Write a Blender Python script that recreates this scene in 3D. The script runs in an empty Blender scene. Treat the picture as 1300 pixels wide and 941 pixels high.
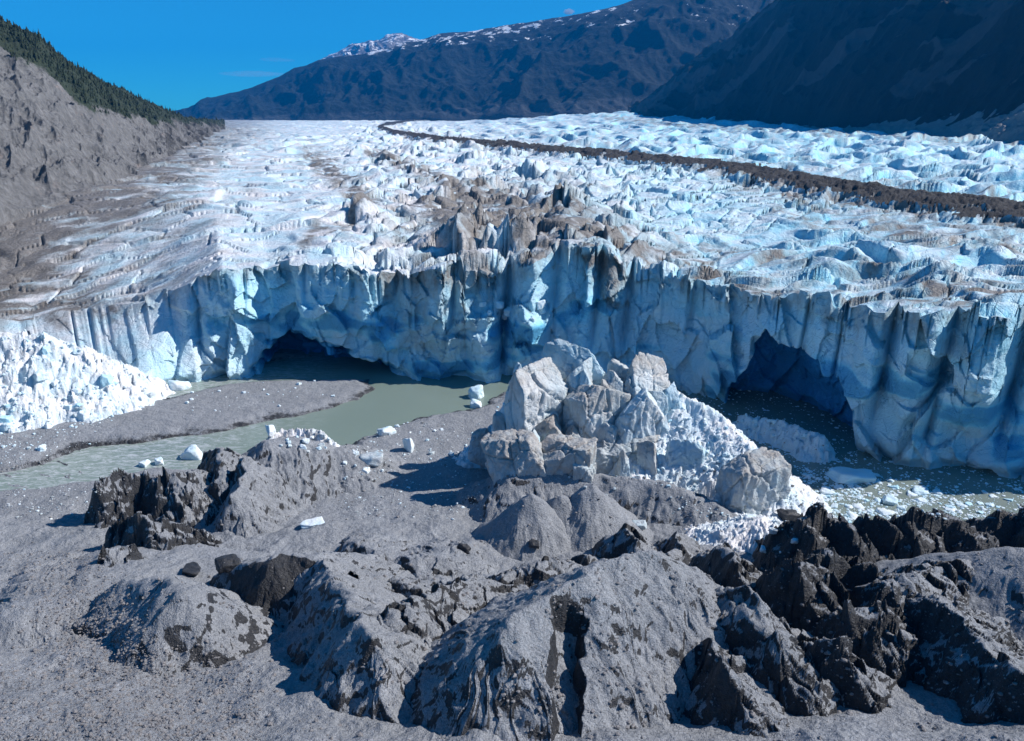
import bpy, math, random
import numpy as np
Q = 1.0                                  # mesh detail factor
rnd = random.Random(7)
PI = math.pi
C = bpy.context.scene.collection
# ------------------------------------------------------------------ camera geometry
HC = 100.0
FPX = 1000.0
TH = math.atan((470.5 - 148) / FPX)
cT, sT = math.cos(TH), math.sin(TH)
def ray(px, py):
    a = (px - 650.0) / FPX; b = (470.5 - py) / FPX
    return a, cT + b * sT, -sT + b * cT
def on_plane(px, py, z=0.0):
    x, y, w = ray(px, py); t = (z - HC) / w
    return x * t, y * t
def at_dist(px, py, Y):
    x, y, w = ray(px, py); t = Y / y
    return x * t, Y, HC + w * t
def proj(X, Y, Z):
    dz = HC - Z
    dep = Y * cT + dz * sT
    dep = np.maximum(dep, 1e-3)
    up = Y * sT - dz * cT
    return 650.0 + FPX * X / dep, 470.5 - FPX * up / dep
# ------------------------------------------------------------------ numpy noise
def _h(ix, iy, seed, iz=0):
    ix = ix.astype(np.int64); iy = iy.astype(np.int64)
    iz = np.asarray(iz).astype(np.int64)
    h = (ix * 374761393 + iy * 668265263 + iz * 2147483647 + seed * 974634777) & 0xffffffff
    h = ((h ^ (h >> 13)) * 1274126177) & 0xffffffff
    h = ((h ^ (h >> 16)) * 2246822519) & 0xffffffff
    h = h ^ (h >> 15)
    return (h & 0xffffff).astype(np.float32) / np.float32(0xffffff)
def vn(x, y, seed=0):
    xi = np.floor(x); yi = np.floor(y); fx = x - xi; fy = y - yi
    u = fx * fx * fx * (fx * (fx * 6 - 15) + 10); v = fy * fy * fy * (fy * (fy * 6 - 15) + 10)
    def g(dx, dy):
        a = _h(xi + dx, yi + dy, seed) * np.float32(2 * PI)
        return np.cos(a) * (fx - dx) + np.sin(a) * (fy - dy)
    n0 = g(0, 0) * (1 - u) + g(1, 0) * u
    n1 = g(0, 1) * (1 - u) + g(1, 1) * u
    return (n0 * (1 - v) + n1 * v) * 1.5
def fbm(x, y, o=5, seed=0, gain=.5):
    a = 1.0; s = 0; t = 0
    for k in range(o):
        s = s + a * vn(x, y, seed + k * 17); t += a; a *= gain; x = x * 2.03 + 3.1; y = y * 2.03 + 7.7
    return s / t * 1.6
def ridged(x, y, o=5, seed=0, gain=.5):
    a = 1.0; s = 0; t = 0
    for k in range(o):
        n = 1 - np.abs(vn(x, y, seed + k * 13)) * 2.0
        s = s + a * n * np.abs(n); t += a; a *= gain; x = x * 2.07 + 1.3; y = y * 2.07 + 5.1
    return s / t
def vn3(x, y, z, seed=0):
    xi = np.floor(x); yi = np.floor(y); zi = np.floor(z); fx = x - xi; fy = y - yi; fz = z - zi
    u = fx * fx * (3 - 2 * fx); v = fy * fy * (3 - 2 * fy); w = fz * fz * (3 - 2 * fz)
    def g(a, b, c): return _h(xi + a, yi + b, seed, zi + c)
    r = ((g(0,0,0)*(1-u)+g(1,0,0)*u)*(1-v)+(g(0,1,0)*(1-u)+g(1,1,0)*u)*v)*(1-w) \
      + ((g(0,0,1)*(1-u)+g(1,0,1)*u)*(1-v)+(g(0,1,1)*(1-u)+g(1,1,1)*u)*v)*w
    return r * 2 - 1
def fbm3(x, y, z, o=4, seed=0):
    a = 1.; s = 0; t = 0
    for k in range(o):
        s = s + a * vn3(x, y, z, seed + k * 11); t += a; a *= .5; x = x*2.03+1.7; y = y*2.03+3.9; z = z*2.03+5.3
    return s / t
def worley(x, y, seed=0, tilt=1.0):
    """faceted cells: (height 0..1 + tilt, edge distance, cell random)"""
    xi = np.floor(x); yi = np.floor(y)
    f1 = np.full(x.shape, 9., np.float32); f2 = f1.copy(); hh = np.zeros_like(f1); rr = np.zeros_like(f1)
    for dx in (-1, 0, 1):
        for dy in (-1, 0, 1):
            cx = xi + dx; cy = yi + dy
            px = cx + _h(cx, cy, seed); py = cy + _h(cx, cy, seed + 1)
            ox = x - px; oy = y - py
            d = np.sqrt(ox * ox + oy * oy)
            r = _h(cx, cy, seed + 2)
            tx = (_h(cx, cy, seed + 3) - .5) * 2 * tilt; ty = (_h(cx, cy, seed + 4) - .5) * 2 * tilt
            hgt = r + ox * tx + oy * ty
            near = d < f1
            f2 = np.where(near, f1, np.minimum(f2, d))
            hh = np.where(near, hgt, hh); rr = np.where(near, r, rr)
            f1 = np.where(near, d, f1)
    return hh, f2 - f1, rr
def ss(a, b, x):
    t = np.clip((x - a) / (b - a), 0, 1); return t * t * (3 - 2 * t)
def dist_poly(x, y, pts, closed=False):
    """distance to polyline, plus param (segment index + t)"""
    pts = np.asarray(pts, float)
    n = len(pts); best = np.full(np.shape(x), 1e18); par = np.zeros(np.shape(x))
    for i in range(n if closed else n - 1):
        ax, ay = pts[i][:2]; bx, by = pts[(i + 1) % n][:2]
        vx, vy = bx - ax, by - ay; L = vx * vx + vy * vy + 1e-9
        t = np.clip(((x - ax) * vx + (y - ay) * vy) / L, 0, 1)
        d = (x - ax - t * vx) ** 2 + (y - ay - t * vy) ** 2
        m = d < best; best = np.where(m, d, best); par = np.where(m, i + t, par)
    return np.sqrt(best), par
def inside(x, y, pts):
    c = np.zeros(np.shape(x), bool); n = len(pts)
    for i in range(n):
        ax, ay = pts[i]; bx, by = pts[(i + 1) % n]
        if ay == by: continue
        c ^= ((ay > y) != (by > y)) & (x < (bx - ax) * (y - ay) / (by - ay) + ax)
    return c
def sdf(x, y, pts):                       # positive inside
    d, _ = dist_poly(x, y, pts, True)
    return np.where(inside(x, y, pts), d, -d)
# ------------------------------------------------------------------ objects
def tag(o, label=None, cat=None, group=None, kind=None):
    if label: o['label'] = label
    if cat: o['category'] = cat
    if group: o['group'] = group
    if kind: o['kind'] = kind
    return o
def empty(name, loc=(0, 0, 0)):
    o = bpy.data.objects.new(name, None); o.location = loc; o.empty_display_size = .5; C.objects.link(o); return o
def mesh_np(name, V, F, mat=None, parent=None, attrs=None, smooth=True, loc=None):
    """V (n,3); F (m,4) or (m,3) int array"""
    V = np.ascontiguousarray(V, np.float32)
    if loc is not None: V = V - np.asarray(loc, np.float32)
    F = np.ascontiguousarray(F, np.int32); k = F.shape[1]
    me = bpy.data.meshes.new(name)
    me.vertices.add(len(V)); me.vertices.foreach_set('co', V.ravel())
    me.loops.add(F.size); me.loops.foreach_set('vertex_index', F.ravel())
    me.polygons.add(len(F)); me.polygons.foreach_set('loop_start', np.arange(0, F.size, k, dtype=np.int32))
    me.update(calc_edges=True)
    me.polygons.foreach_set('use_smooth', np.full(len(F), smooth))
    for n, a in (attrs or {}).items():
        at = me.attributes.new(n, 'FLOAT', 'POINT'); at.data.foreach_set('value', np.ascontiguousarray(a, np.float32))
    me.validate()
    if mat: me.materials.append(mat)
    o = bpy.data.objects.new(name, me); C.objects.link(o)
    if loc is not None: o.location = loc
    if parent: o.parent = parent
    return o
def grid_mesh(name, X, Y, Z, mask=None, mat=None, parent=None, attrs=None, loc=None, smooth=True, flip=False):
    n, m = X.shape
    idx = np.arange(n * m).reshape(n, m)
    q = np.stack([idx[:-1, :-1], idx[:-1, 1:], idx[1:, 1:], idx[1:, :-1]], -1)
    if flip: q = q[..., ::-1]
    q = q[mask] if mask is not None else q.reshape(-1, 4)
    if len(q) == 0: return None
    V = np.stack([X.ravel(), Y.ravel(), Z.ravel()], -1)
    used = np.unique(q); remap = np.zeros(n * m, np.int32); remap[used] = np.arange(len(used))
    at = {k: a.ravel()[used] for k, a in (attrs or {}).items()}
    if loc is not None and parent is not None: pass
    return mesh_np(name, V[used], remap[q], mat, parent, at, smooth, loc)
# ------------------------------------------------------------------ node materials
class N:
    def __init__(s, name):
        s.m = bpy.data.materials.new(name); s.m.use_nodes = True; s.t = s.m.node_tree; s.t.nodes.clear()
        s.out = s.t.nodes.new('ShaderNodeOutputMaterial'); s.b = s.t.nodes.new('ShaderNodeBsdfPrincipled')
        s.t.links.new(s.b.outputs[0], s.out.inputs[0])
        s.geo = s.t.nodes.new('ShaderNodeNewGeometry')
        s.pos = s.geo.outputs['Position']
    def lk(s, a, b): s.t.links.new(a, b)
    def setv(s, inp, v):
        if hasattr(v, 'links') or hasattr(v, 'is_linked'): s.lk(v, inp)
        else: inp.default_value = v
    def noise(s, scale, detail=5, rough=.55, vec=None, out=0, dist=0):
        n = s.t.nodes.new('ShaderNodeTexNoise'); n.inputs['Scale'].default_value = scale
        n.inputs['Detail'].default_value = detail; n.inputs['Roughness'].default_value = rough
        n.inputs['Distortion'].default_value = dist
        s.lk(vec or s.pos, n.inputs['Vector']); return n.outputs[out]
    def vor(s, scale, feat='F1', vec=None, out='Distance'):
        n = s.t.nodes.new('ShaderNodeTexVoronoi'); n.feature = feat; n.inputs['Scale'].default_value = scale
        s.lk(vec or s.pos, n.inputs['Vector']); return n.outputs[out]
    def scale(s, v, sc, rot=(0, 0, 0)):
        n = s.t.nodes.new('ShaderNodeMapping'); n.inputs['Scale'].default_value = sc; n.inputs['Rotation'].default_value = rot
        s.lk(v, n.inputs['Vector']); return n.outputs[0]
    def ramp(s, v, stops, interp='LINEAR'):
        n = s.t.nodes.new('ShaderNodeValToRGB'); n.color_ramp.interpolation = interp
        e = n.color_ramp.elements
        while len(e) < len(stops): e.new(.5)
        for k, (p, c) in enumerate(stops):
            e[k].position = p
            e[k].color = (c, c, c, 1) if isinstance(c, (int, float)) else (*c, 1)
        s.lk(v, n.inputs[0]); return n.outputs[0]
    def math(s, op, a, b=0.0, clamp=False):
        n = s.t.nodes.new('ShaderNodeMath'); n.operation = op; n.use_clamp = clamp
        s.setv(n.inputs[0], a); s.setv(n.inputs[1], b); return n.outputs[0]
    def mix(s, f, a, b, mode='MIX'):
        n = s.t.nodes.new('ShaderNodeMix'); n.data_type = 'RGBA'; n.blend_type = mode
        s.setv(n.inputs[0], f)
        for i, v in ((6, a), (7, b)):
            if isinstance(v, tuple): n.inputs[i].default_value = (*v, 1)
            else: s.lk(v, n.inputs[i])
        return n.outputs[2]
    def attr(s, name):
        n = s.t.nodes.new('ShaderNodeAttribute'); n.attribute_name = name; return n.outputs['Fac']
    def bump(s, h, dist, strength=1.0, nrm=None):
        n = s.t.nodes.new('ShaderNodeBump'); n.inputs['Distance'].default_value = dist; n.inputs['Strength'].default_value = strength
        s.lk(h, n.inputs['Height'])
        if nrm: s.lk(nrm, n.inputs['Normal'])
        return n.outputs[0]
    def done(s, col=None, rough=None, nrm=None, **kw):
        if col is not None:
            if isinstance(col, tuple): s.b.inputs['Base Color'].default_value = (*col, 1)
            else: s.lk(col, s.b.inputs['Base Color'])
        if rough is not None: s.setv(s.b.inputs['Roughness'], rough)
        if nrm is not None: s.lk(nrm, s.b.inputs['Normal'])
        for k, v in kw.items(): s.setv(s.b.inputs[k.replace('_', ' ')], v)
        return s.m
def mat_ice(name='ice', fine=1.0, *cc, **kk):
    return _mat_ice(name, fine, *cc, **kk)
def _mat_ice(name='ice', fine=1.0, blue=(.30, .62, .80), white=(.80, .86, .90), d0=(.075, .07, .064), d1=(.33, .31, .29), bs=1.0):
    n = N(name)
    big = n.noise(.05 * fine, 5, .6); mid = n.noise(.35 * fine, 6, .6)
    col = n.mix(n.ramp(big, [(.38, 0), (.62, 1)]), white, tuple(.55 * a + .45 * b for a, b in zip(white, blue)))
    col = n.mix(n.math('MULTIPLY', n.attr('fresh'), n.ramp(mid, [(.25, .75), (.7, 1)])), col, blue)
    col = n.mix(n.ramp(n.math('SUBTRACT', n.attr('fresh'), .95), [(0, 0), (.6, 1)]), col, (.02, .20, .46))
    # thin dirt staining, strongest where the dirt attribute is high
    st = n.noise(.22 * fine, 8, .7, n.scale(n.pos, (1, 1, .6)))
    dm = n.math('MULTIPLY', n.attr('dirt'), 1.35)
    dm = n.math('SUBTRACT', dm, n.ramp(st, [(.3, .55), (.7, .0)]), True)
    dcol = n.mix(n.noise(.8 * fine, 5, .6), d0, d1)
    col = n.mix(dm, col, dcol)
    cr = n.vor(.16 * fine, 'DISTANCE_TO_EDGE', n.mix(.12, n.pos, n.noise(.3 * fine, 3, .5, out=1), 'LINEAR_LIGHT'))
    h = n.math('ADD', n.math('MULTIPLY', n.noise(.6 * fine, 8, .62), 1.0), n.math('MULTIPLY', n.ramp(cr, [(0, 0), (.03, .3)]), .6))
    nb = n.bump(h, bs * 1.2 / fine, .8)
    nb = n.bump(n.noise(3.0 * fine, 5, .6), .2 * bs / fine, .7, nb)
    return n.done(col, n.ramp(mid, [(.3, .35), (.7, .65)]), nb, IOR=1.31)
# ------------------------------------------------------------------ camera, light, world
sc = bpy.context.scene
cd = bpy.data.cameras.new('camera'); cam = bpy.data.objects.new('camera', cd); C.objects.link(cam)
cam.location = (0, 0, HC); cam.rotation_euler = (PI / 2 - TH, 0, 0)
cd.sensor_width = 36; cd.lens = FPX * 36 / 1300; cd.clip_start = .5; cd.clip_end = 80000
sc.camera = cam
SUN_EL, SUN_ROT = math.radians(40), math.radians(84)
sd = (math.cos(SUN_EL) * math.sin(SUN_ROT), math.cos(SUN_EL) * math.cos(SUN_ROT), math.sin(SUN_EL))
ld = bpy.data.lights.new('sun', 'SUN'); ld.energy = 5.0; ld.angle = math.radians(.53); ld.color = (1, .94, .89)
sun = bpy.data.objects.new('sun', ld); C.objects.link(sun)
from mathutils import Vector
sun.rotation_euler = Vector(sd).to_track_quat('Z', 'Y').to_euler(); sun.location = (200, 100, 400)
w = bpy.data.worlds.new('World'); sc.world = w; w.use_nodes = True
nt = w.node_tree; bg = nt.nodes['Background']
sky = nt.nodes.new('ShaderNodeTexSky'); sky.sky_type = 'NISHITA'; sky.sun_disc = False
sky.sun_elevation = SUN_EL; sky.sun_rotation = SUN_ROT; sky.altitude = 900; sky.air_density = .8; sky.dust_density = .1; sky.ozone_density = 4.0
mx = nt.nodes.new('ShaderNodeMix'); mx.data_type = 'RGBA'; mx.blend_type = 'MULTIPLY'; mx.inputs[0].default_value = 1
mx.inputs[7].default_value = (.13, .92, 1.25, 1)          # slide film behind a polariser
nt.links.new(sky.outputs[0], mx.inputs[6]); nt.links.new(mx.outputs[2], bg.inputs[0]); bg.inputs[1].default_value = .086
sc.view_settings.view_transform = 'Standard'; sc.view_settings.look = 'None'; sc.view_settings.gamma = 1
sc.view_settings.exposure = 0.34
sc.cycles.use_denoising = True
sc.cycles.max_bounces = 6; sc.cycles.volume_bounces = 0
sc.cycles.volume_step_rate = 1
# ------------------------------------------------------------------ glacier
basepx = [(-420, 660), (-200, 560), (-80, 520), (0, 505), (100, 500), (195, 495), (250, 488), (290, 480), (340, 470), (420, 480), (500, 479),
          (560, 484), (600, 480), (640, 478), (700, 476), (780, 480), (860, 492), (900, 506), (930, 518), (960, 532),
          (1030, 556), (1090, 577), (1130, 592), (1180, 600), (1300, 606), (1450, 622), (1700, 650), (2000, 680)]
toppx = [(-420, 440), (-200, 410), (-60, 412), (20, 404), (100, 393), (180, 380), (230, 360), (280, 338), (340, 342), (390, 337), (430, 334), (470, 342),
         (510, 348), (560, 338), (600, 334), (640, 340), (690, 324), (710, 312), (760, 314), (810, 326), (860, 346), (910, 362),
         (960, 372), (1000, 378), (1050, 388), (1110, 396), (1180, 386), (1240, 384), (1300, 386), (1450, 404), (1700, 440), (2000, 470)]
NS = int(1150 * Q)
S = np.linspace(-.92, .92, NS)                 # X/Y of each column
bw = np.array([on_plane(x, y, 0) for x, y in basepx]); bs = bw[:, 0] / bw[:, 1]
RB = np.interp(S, bs, bw[:, 1])                # Y of the waterline for each column
XPX = np.interp(S, bs, [p[0] for p in basepx]) # pixel x of the waterline column
lean = np.interp(XPX, [-400, 0, 120, 230, 280, 330, 1000, 1300], [75, 70, 62, 40, 12, 7, 6, 7])
ts, tz = [], []
for x, y in toppx:
    Y = 260.
    for _ in range(12):
        s_ = at_dist(x, y, Y)[0] / Y
        Y = float(np.interp(s_, S, RB + lean))
    ts.append(s_); tz.append(at_dist(x, y, Y)[2])
ZT = np.interp(S, ts, tz)
k_ = np.hanning(9); k_ /= k_.sum()
ZT = np.convolve(np.pad(ZT, 4, 'edge'), k_, 'valid')
U = np.concatenate([[0], np.cumsum(np.hypot(np.diff(S * RB), np.diff(RB)))])   # arc length along the front
def cliff_off(u, z, xp, zt):
    """push-back (+, away from the camera) of the ice face"""
    o = 0
    b = ridged(u / 30. + 5.3 + .12 * vn(z / 22., u / 40., 51), z / 260., 2, 3)
    amp = np.interp(xp, [0, 280, 380, 640, 1000, 1300], [.35, 1.3, 2.6, 3.0, 1.8, 2.6])
    o = o - amp * (b - .4) * 1.5
    # buttress tops lean forward and ribs fade towards the waterline
    h, e, r = worley(u / 16. + .25 * vn(u / 20., z / 20., 61) - .2 * z / 21., z / 24. + .25 * vn(u / 19., z / 24., 62), 71, 1.5)
    k0 = np.interp(xp, [0, 250, 300], [.45, .6, 1])
    o = o - (h - .5) * 5.0 * k0
    h, e, r = worley(u / 11. + .35 * vn(u / 9., z / 12., 66) + .5 * z / 20, z / 13. + .35 * vn(u / 9., z / 12., 67), 78, 1.8)
    o = o - ((h - .5) * 2.2) * k0
    h, e, r = worley(u / 4.4 + .3 * vn(u / 5., z / 9., 63), z / 6.5 + .3 * vn(u / 7., z / 8., 64), 72, 1.5)
    o = o - (h - .5) * 1.0 * ss(-.3, .4, fbm(u / 40, z / 40, 3, 65))
    o = o + .9 * fbm(u / 8., z / 8., 5, 73)
    for cx, dep, wid, z0 in ((262, 7, 2.6, 8), (318, 5, 1.8, 25), (392, 6, 2.2, 30), (452, 4, 1.5, 28), (505, 7, 2.4, 25), (575, 6, 1.8, 20), (641, 15, 3.2, 2), (700, 8, 2.6, 8),
                             (752, 10, 2.2, 14), (790, 12, 2.6, 10), (868, 6, 1.5, 22), (1003, 6, .9, 18), (1046, 5, .8, 14), (1104, 8, 2.6, 10),
                             (1172, 7, 2.4, 6), (1262, 10, 3.6, 10), (1340, 8, 3, 4)):
        d = (xp - cx - .25 * (z - 20)) * .26
        o = o + dep * np.exp(-(np.abs(d) / (wid * .62)) ** 1.2) * ss(z0 - 8, z0 + 12, z)
    for cx, dep, wid in ((1085, 5, 4.5), (1145, 5, 6.5), (1225, 9, 8), (665, 6, 4.5), (600, 4, 6), (560, 4, 5), (300, 1.5, 8)):
        o = o - dep * np.exp(-((xp - cx) * .26 / wid) ** 4) * ss(8, 26, z)
    o = o - 6.5 * ss(636, 650, xp) * (1 - ss(690, 712, xp)) * (1 - ss(23, 28, z + 5 * vn(u / 4, z / 30, 77))) - 5 * ss(590, 604, xp) * (1 - ss(640, 650, xp)) * (1 - ss(17, 21, z))
    # undercut at the waterline
    o = o + 2.2 * (1 - ss(0, 4, z))
    return o
NZ = int(230 * Q)
tt = np.linspace(0, 1, NZ) ** 1.0
# face grid: column i, row t. z goes from -2 to the crest
def fcoord(X, Y):
    """relief grows coarser up the glacier"""
    q = np.maximum(Y, 60) / 300.
    return X / q ** .5, 300 + 300 * np.log(q)
def saw(fx, fy, L_, b_, sd0, lat=2.2):
    c, s = math.cos(b_), math.sin(b_)
    vx2 = fx * c + fy * s; vy2 = -fx * s + fy * c
    ph = vy2 / L_ + 1.3 * vn(vx2 / (L_ * lat), vy2 / (L_ * 1.6), sd0) + .32 * vn(vx2 / (L_ * .9), vy2 / (L_ * .9), sd0 + 40)
    k = np.floor(ph); fr = ph - k
    prof = (1 - fr) ** .8 * ss(0, .30 if L_ < 10 else .21, fr)
    ma = np.clip(.45 + 1.4 * vn(vx2 / (L_ * 1.6) + 7.3 * k, k * 3.7, sd0 + 20), 0.05, 1.3)
    return prof * ma, ma * (1 - ss(.04, .22, fr))
def surf_disp(X, Y, px, py):
    """glacier surface relief (metres)"""
    FX_, FY_ = fcoord(X, Y)
    wx = FX_ + 6 * vn(FX_ / 38, FY_ / 38, 21); wy = FY_ + 6 * vn(FX_ / 38, FY_ / 38, 22)
    trib = ss(0, 12, np.interp(px, [480, 560, 700, 830, 950, 1050, 1150, 1300, 1700], [160, 178, 192, 204, 220, 238, 255, 272, 310]) - py) * ss(500, 640, px)
    zr = np.clip(ss(780, 960, px + 40 * vn(FX_ / 30, FY_ / 30, 23)) * ss(240, 290, py), 0, 1) * (1 - trib)
    zl = (1 - ss(380, 500, px + 50 * vn(FX_ / 25, FY_ / 25, 24)))
    serac = np.clip(1 - trib - zr - zl, 0, 1)
    cen = np.exp(-(((px - 640) / 130) ** 2 + ((py - 290) / 55) ** 2))
    a = .95; c, s = math.cos(a), math.sin(a)
    ux = wx * c + wy * s; uy = -wx * s + wy * c
    big = np.clip(.75 + 1.1 * fbm(FX_ / 45, FY_ / 45, 3, 25), .25, 1.4)
    h1, e1, r1 = worley(ux / 23, uy / 11.5, 31, 1.6)
    h2, e2, r2 = worley(ux / 9.5 + .3 * h1, uy / 5.6, 32, 1.6)
    rd = ridged(ux / 30, uy / 10, 2, 33)
    A = (3.6 + 2.6 * cen) * big
    d = serac * (A * ((h1 - .5) * 1.15 + (h2 - .5) * .46 + .55 * (rd - .4)) - 3.6 * (1 - ss(0, .10, e1)) - .8 * (1 - ss(0, .10, e2)))
    sw = 0
    p, q = saw(FX_, FY_, 17., .04, 46); d = d + trib * 7.5 * (p - .3); sw = sw + trib * q
    p, q = saw(FX_, FY_, 7.5, .10, 56); d = d + trib * 1.7 * (p - .3)
    p, q = saw(FX_, FY_, 21., -.16, 47); d = d + zr * 6.4 * (p - .3); sw = sw + zr * q
    p, q = saw(FX_, FY_, 8.5, -.30, 48); d = d + zr * 2.1 * (p - .3); sw = sw + zr * q * .5
    p, q = saw(FX_, FY_, 22., .22, 49); d = d + zl * 2.6 * (p - .3); sw = sw + zl * q * .7
    p, q = saw(FX_, FY_, 8., .40, 50); d = d + zl * .9 * (p - .3)
    h3, e3, r3 = worley(wx / 30, wy / 17, 44, .9)
    d = d + (1 - serac) * ((h3 - .5) * 1.6 - 2.6 * (1 - ss(0, .06, e3)) * ss(.45, .6, r3)) + (1 - serac) * 1.5 * fbm(FX_ / 34, FY_ / 28, 3, 42)
    wv = ridged(FX_ / 40, FY_ / 15, 3, 41)
    SAW[0] = sw
    return d, e1, wv, h1
SAW = [None]
b0 = .32
def plateau_z(s, Yr, zt, rtop):
    d = Yr - rtop
    z = zt + (50 - zt) * ss(0, 260, d)
    z = z + 6 * ss(100, 900, d) + 6 * ss(900, 2500, d) + 8 * ss(2500, 6000, d)
    pxs = 650 + 1000 * s / (cT + 45 / np.maximum(Yr, 1) * sT)
    # the tributary beyond the medial moraine climbs out of its side valley
    z = z + ss(560, 840, pxs) * ss(2300, 5600, Yr) * 62
    # low ridge of seracs behind the middle of the front
    z = z + 7 * np.exp(-((pxs - 650) / 110) ** 2 - ((d - 70) / 60) ** 2)
    return z
S2 = S[:, None]
# crest first
rt = RB + lean
for _ in range(3):
    zt0 = ZT
    offt = cliff_off(U, ZT, XPX, ZT)
rtop = RB + lean + offt
ptx, pty = proj(S * rtop, rtop, ZT)
dd, _, _, _ = surf_disp(S * rtop, rtop, ptx, pty)
ZC = ZT + dd * .75
T2 = tt[None, :]
z = -2 + (ZC[:, None] + 2) * T2
zn = np.clip(z / ZT[:, None], 0, 1.3)
o = cliff_off(U[:, None] + 0 * z, z, XPX[:, None] + 0 * z, ZT[:, None] + 0 * z)
# match the crest exactly
fix = (rtop - RB - lean)[:, None] - o[:, -1:]
o = o + fix * ss(.7, 1, T2)
Yf = RB[:, None] + lean[:, None] * np.clip(T2, 0, 1) ** np.interp(XPX, [190, 290], [2.3, 1.15])[:, None] + o
Xf = S2 * Yf
fpx, fpy = proj(S2 * RB[:, None], RB[:, None] + 0 * z, z)
# caves and fresh scars, cut straight back into the face
nz1 = 15 * vn(fpx / 34, fpy / 28, 81) + 6 * vn(fpx / 9, fpy / 9, 82)
cave = ss(-6, 26, sdf(fpx + nz1, fpy + nz1, [(338, 436), (368, 428), (400, 440), (440, 452), (480, 464), (508, 474), (500, 500), (330, 500)])) * 30
scar_poly = [(918, 560), (922, 495), (940, 478), (955, 452), (972, 420), (986, 440), (1012, 450), (1040, 462), (1046, 480), (1066, 484), (1070, 500), (1084, 520), (1092, 640), (900, 640)]
sc_d = sdf(fpx + .3 * nz1, fpy + .3 * nz1, scar_poly)
scar = ss(0, 5, sc_d) * 15 + ss(0, 50, sc_d) * 10
alc = ss(0, 16, sdf(fpx + .5 * nz1, fpy + .5 * nz1, [(248, 352), (262, 340), (290, 350), (296, 380), (285, 420), (270, 440), (258, 420), (250, 390)])) * 5
Yf = Yf + cave + scar * (z < 42) + alc * (z > 2)
Xf = S2 * Yf
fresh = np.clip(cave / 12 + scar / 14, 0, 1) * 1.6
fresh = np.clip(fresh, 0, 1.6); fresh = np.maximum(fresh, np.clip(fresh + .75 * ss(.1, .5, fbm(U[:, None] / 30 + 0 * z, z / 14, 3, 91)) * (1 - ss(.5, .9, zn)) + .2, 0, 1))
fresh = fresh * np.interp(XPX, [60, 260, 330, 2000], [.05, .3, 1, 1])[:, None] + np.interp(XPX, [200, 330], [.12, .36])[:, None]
# stains: below the crest, down the clefts, brown middle
dirt = ss(.72, 1.0, zn + .12 * fbm(U[:, None] / 5 + 0 * z, z / 20, 4, 92)) * .55
mid_poly = [(478, 345), (560, 336), (640, 330), (640, 400), (600, 440), (560, 470), (500, 455), (470, 400)]
dirt = dirt + .42 * ss(-8, 25, sdf(fpx, fpy, mid_poly))
dirt = dirt + .75 * ss(0, 14, sdf(fpx + nz1, fpy, [(735, 320), (800, 325), (800, 380), (795, 410), (770, 400), (745, 370)]))
dirt = dirt + .25 * ss(0, 30, sdf(fpx, fpy, [(1110, 395), (1230, 385), (1250, 440), (1200, 520), (1140, 480)])) * ss(-.2, .5, fbm(U[:, None] / 9 + 0 * z, z / 9, 4, 93))
dirt = dirt + .35 * ss(0, 30, sdf(fpx, fpy, [(-400, 380), (120, 375), (230, 460), (190, 500), (100, 470), (-400, 600)])) * ss(-.1, .6, fbm(U[:, None] / 20 + 0 * z, z / 2.2, 4, 94))
dirt = np.clip(dirt + .12 * fbm(U[:, None] / 5 + 0 * z, z / 7, 5, 95), 0, 1) * (1 - .9 * np.clip(scar / 8, 0, 1))
z_face = z
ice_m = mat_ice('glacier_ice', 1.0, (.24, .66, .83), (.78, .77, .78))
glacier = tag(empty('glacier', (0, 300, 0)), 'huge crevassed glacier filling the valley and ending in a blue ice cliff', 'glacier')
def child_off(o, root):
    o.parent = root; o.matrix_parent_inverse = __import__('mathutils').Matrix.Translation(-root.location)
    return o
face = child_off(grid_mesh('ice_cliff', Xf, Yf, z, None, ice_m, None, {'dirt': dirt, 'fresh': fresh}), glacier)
face['label'] = 'shaded blue ice cliff at the end of the glacier'
# the upper surface
rr = []
r_ = 0.0; step = .45
while r_ < 1:
    rr.append(r_); r_ += .00135 / Q
rr = np.array(rr)
RMAX = 9000.
ks = np.hanning(61); ks /= ks.sum()
rsm = np.convolve(np.pad(rtop, 30, 'edge'), ks, 'valid')
Yp = rsm[:, None] * (RMAX / rsm[:, None]) ** (rr[None, :])     # log spacing
dsm = Yp - rsm[:, None]
Yp = np.maximum(Yp + (rtop - rsm)[:, None] * np.exp(-dsm / 25.), rtop[:, None] + .15 * np.arange(len(rr))[None, :])
Yp[:, 0] = Yf[:, -1]
NR = Yp.shape[1]
Sp = np.repeat(S2, NR, 1)
pz = plateau_z(Sp, Yp, ZT[:, None], rsm[:, None])
Xp = Sp * Yp
qx, qy = proj(Xp, Yp, pz)
SAW[0] = None
sd_, e1, wv, h1 = surf_disp(Xp, Yp, qx, qy)
dep = Yp - rtop[:, None]
amp = (.75 + .25 * ss(0, 15, dep)) * (1 + 1.0 * ss(380, 1300, Yp)) * (1 - .4 * ss(4000, 8000, Yp))
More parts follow.
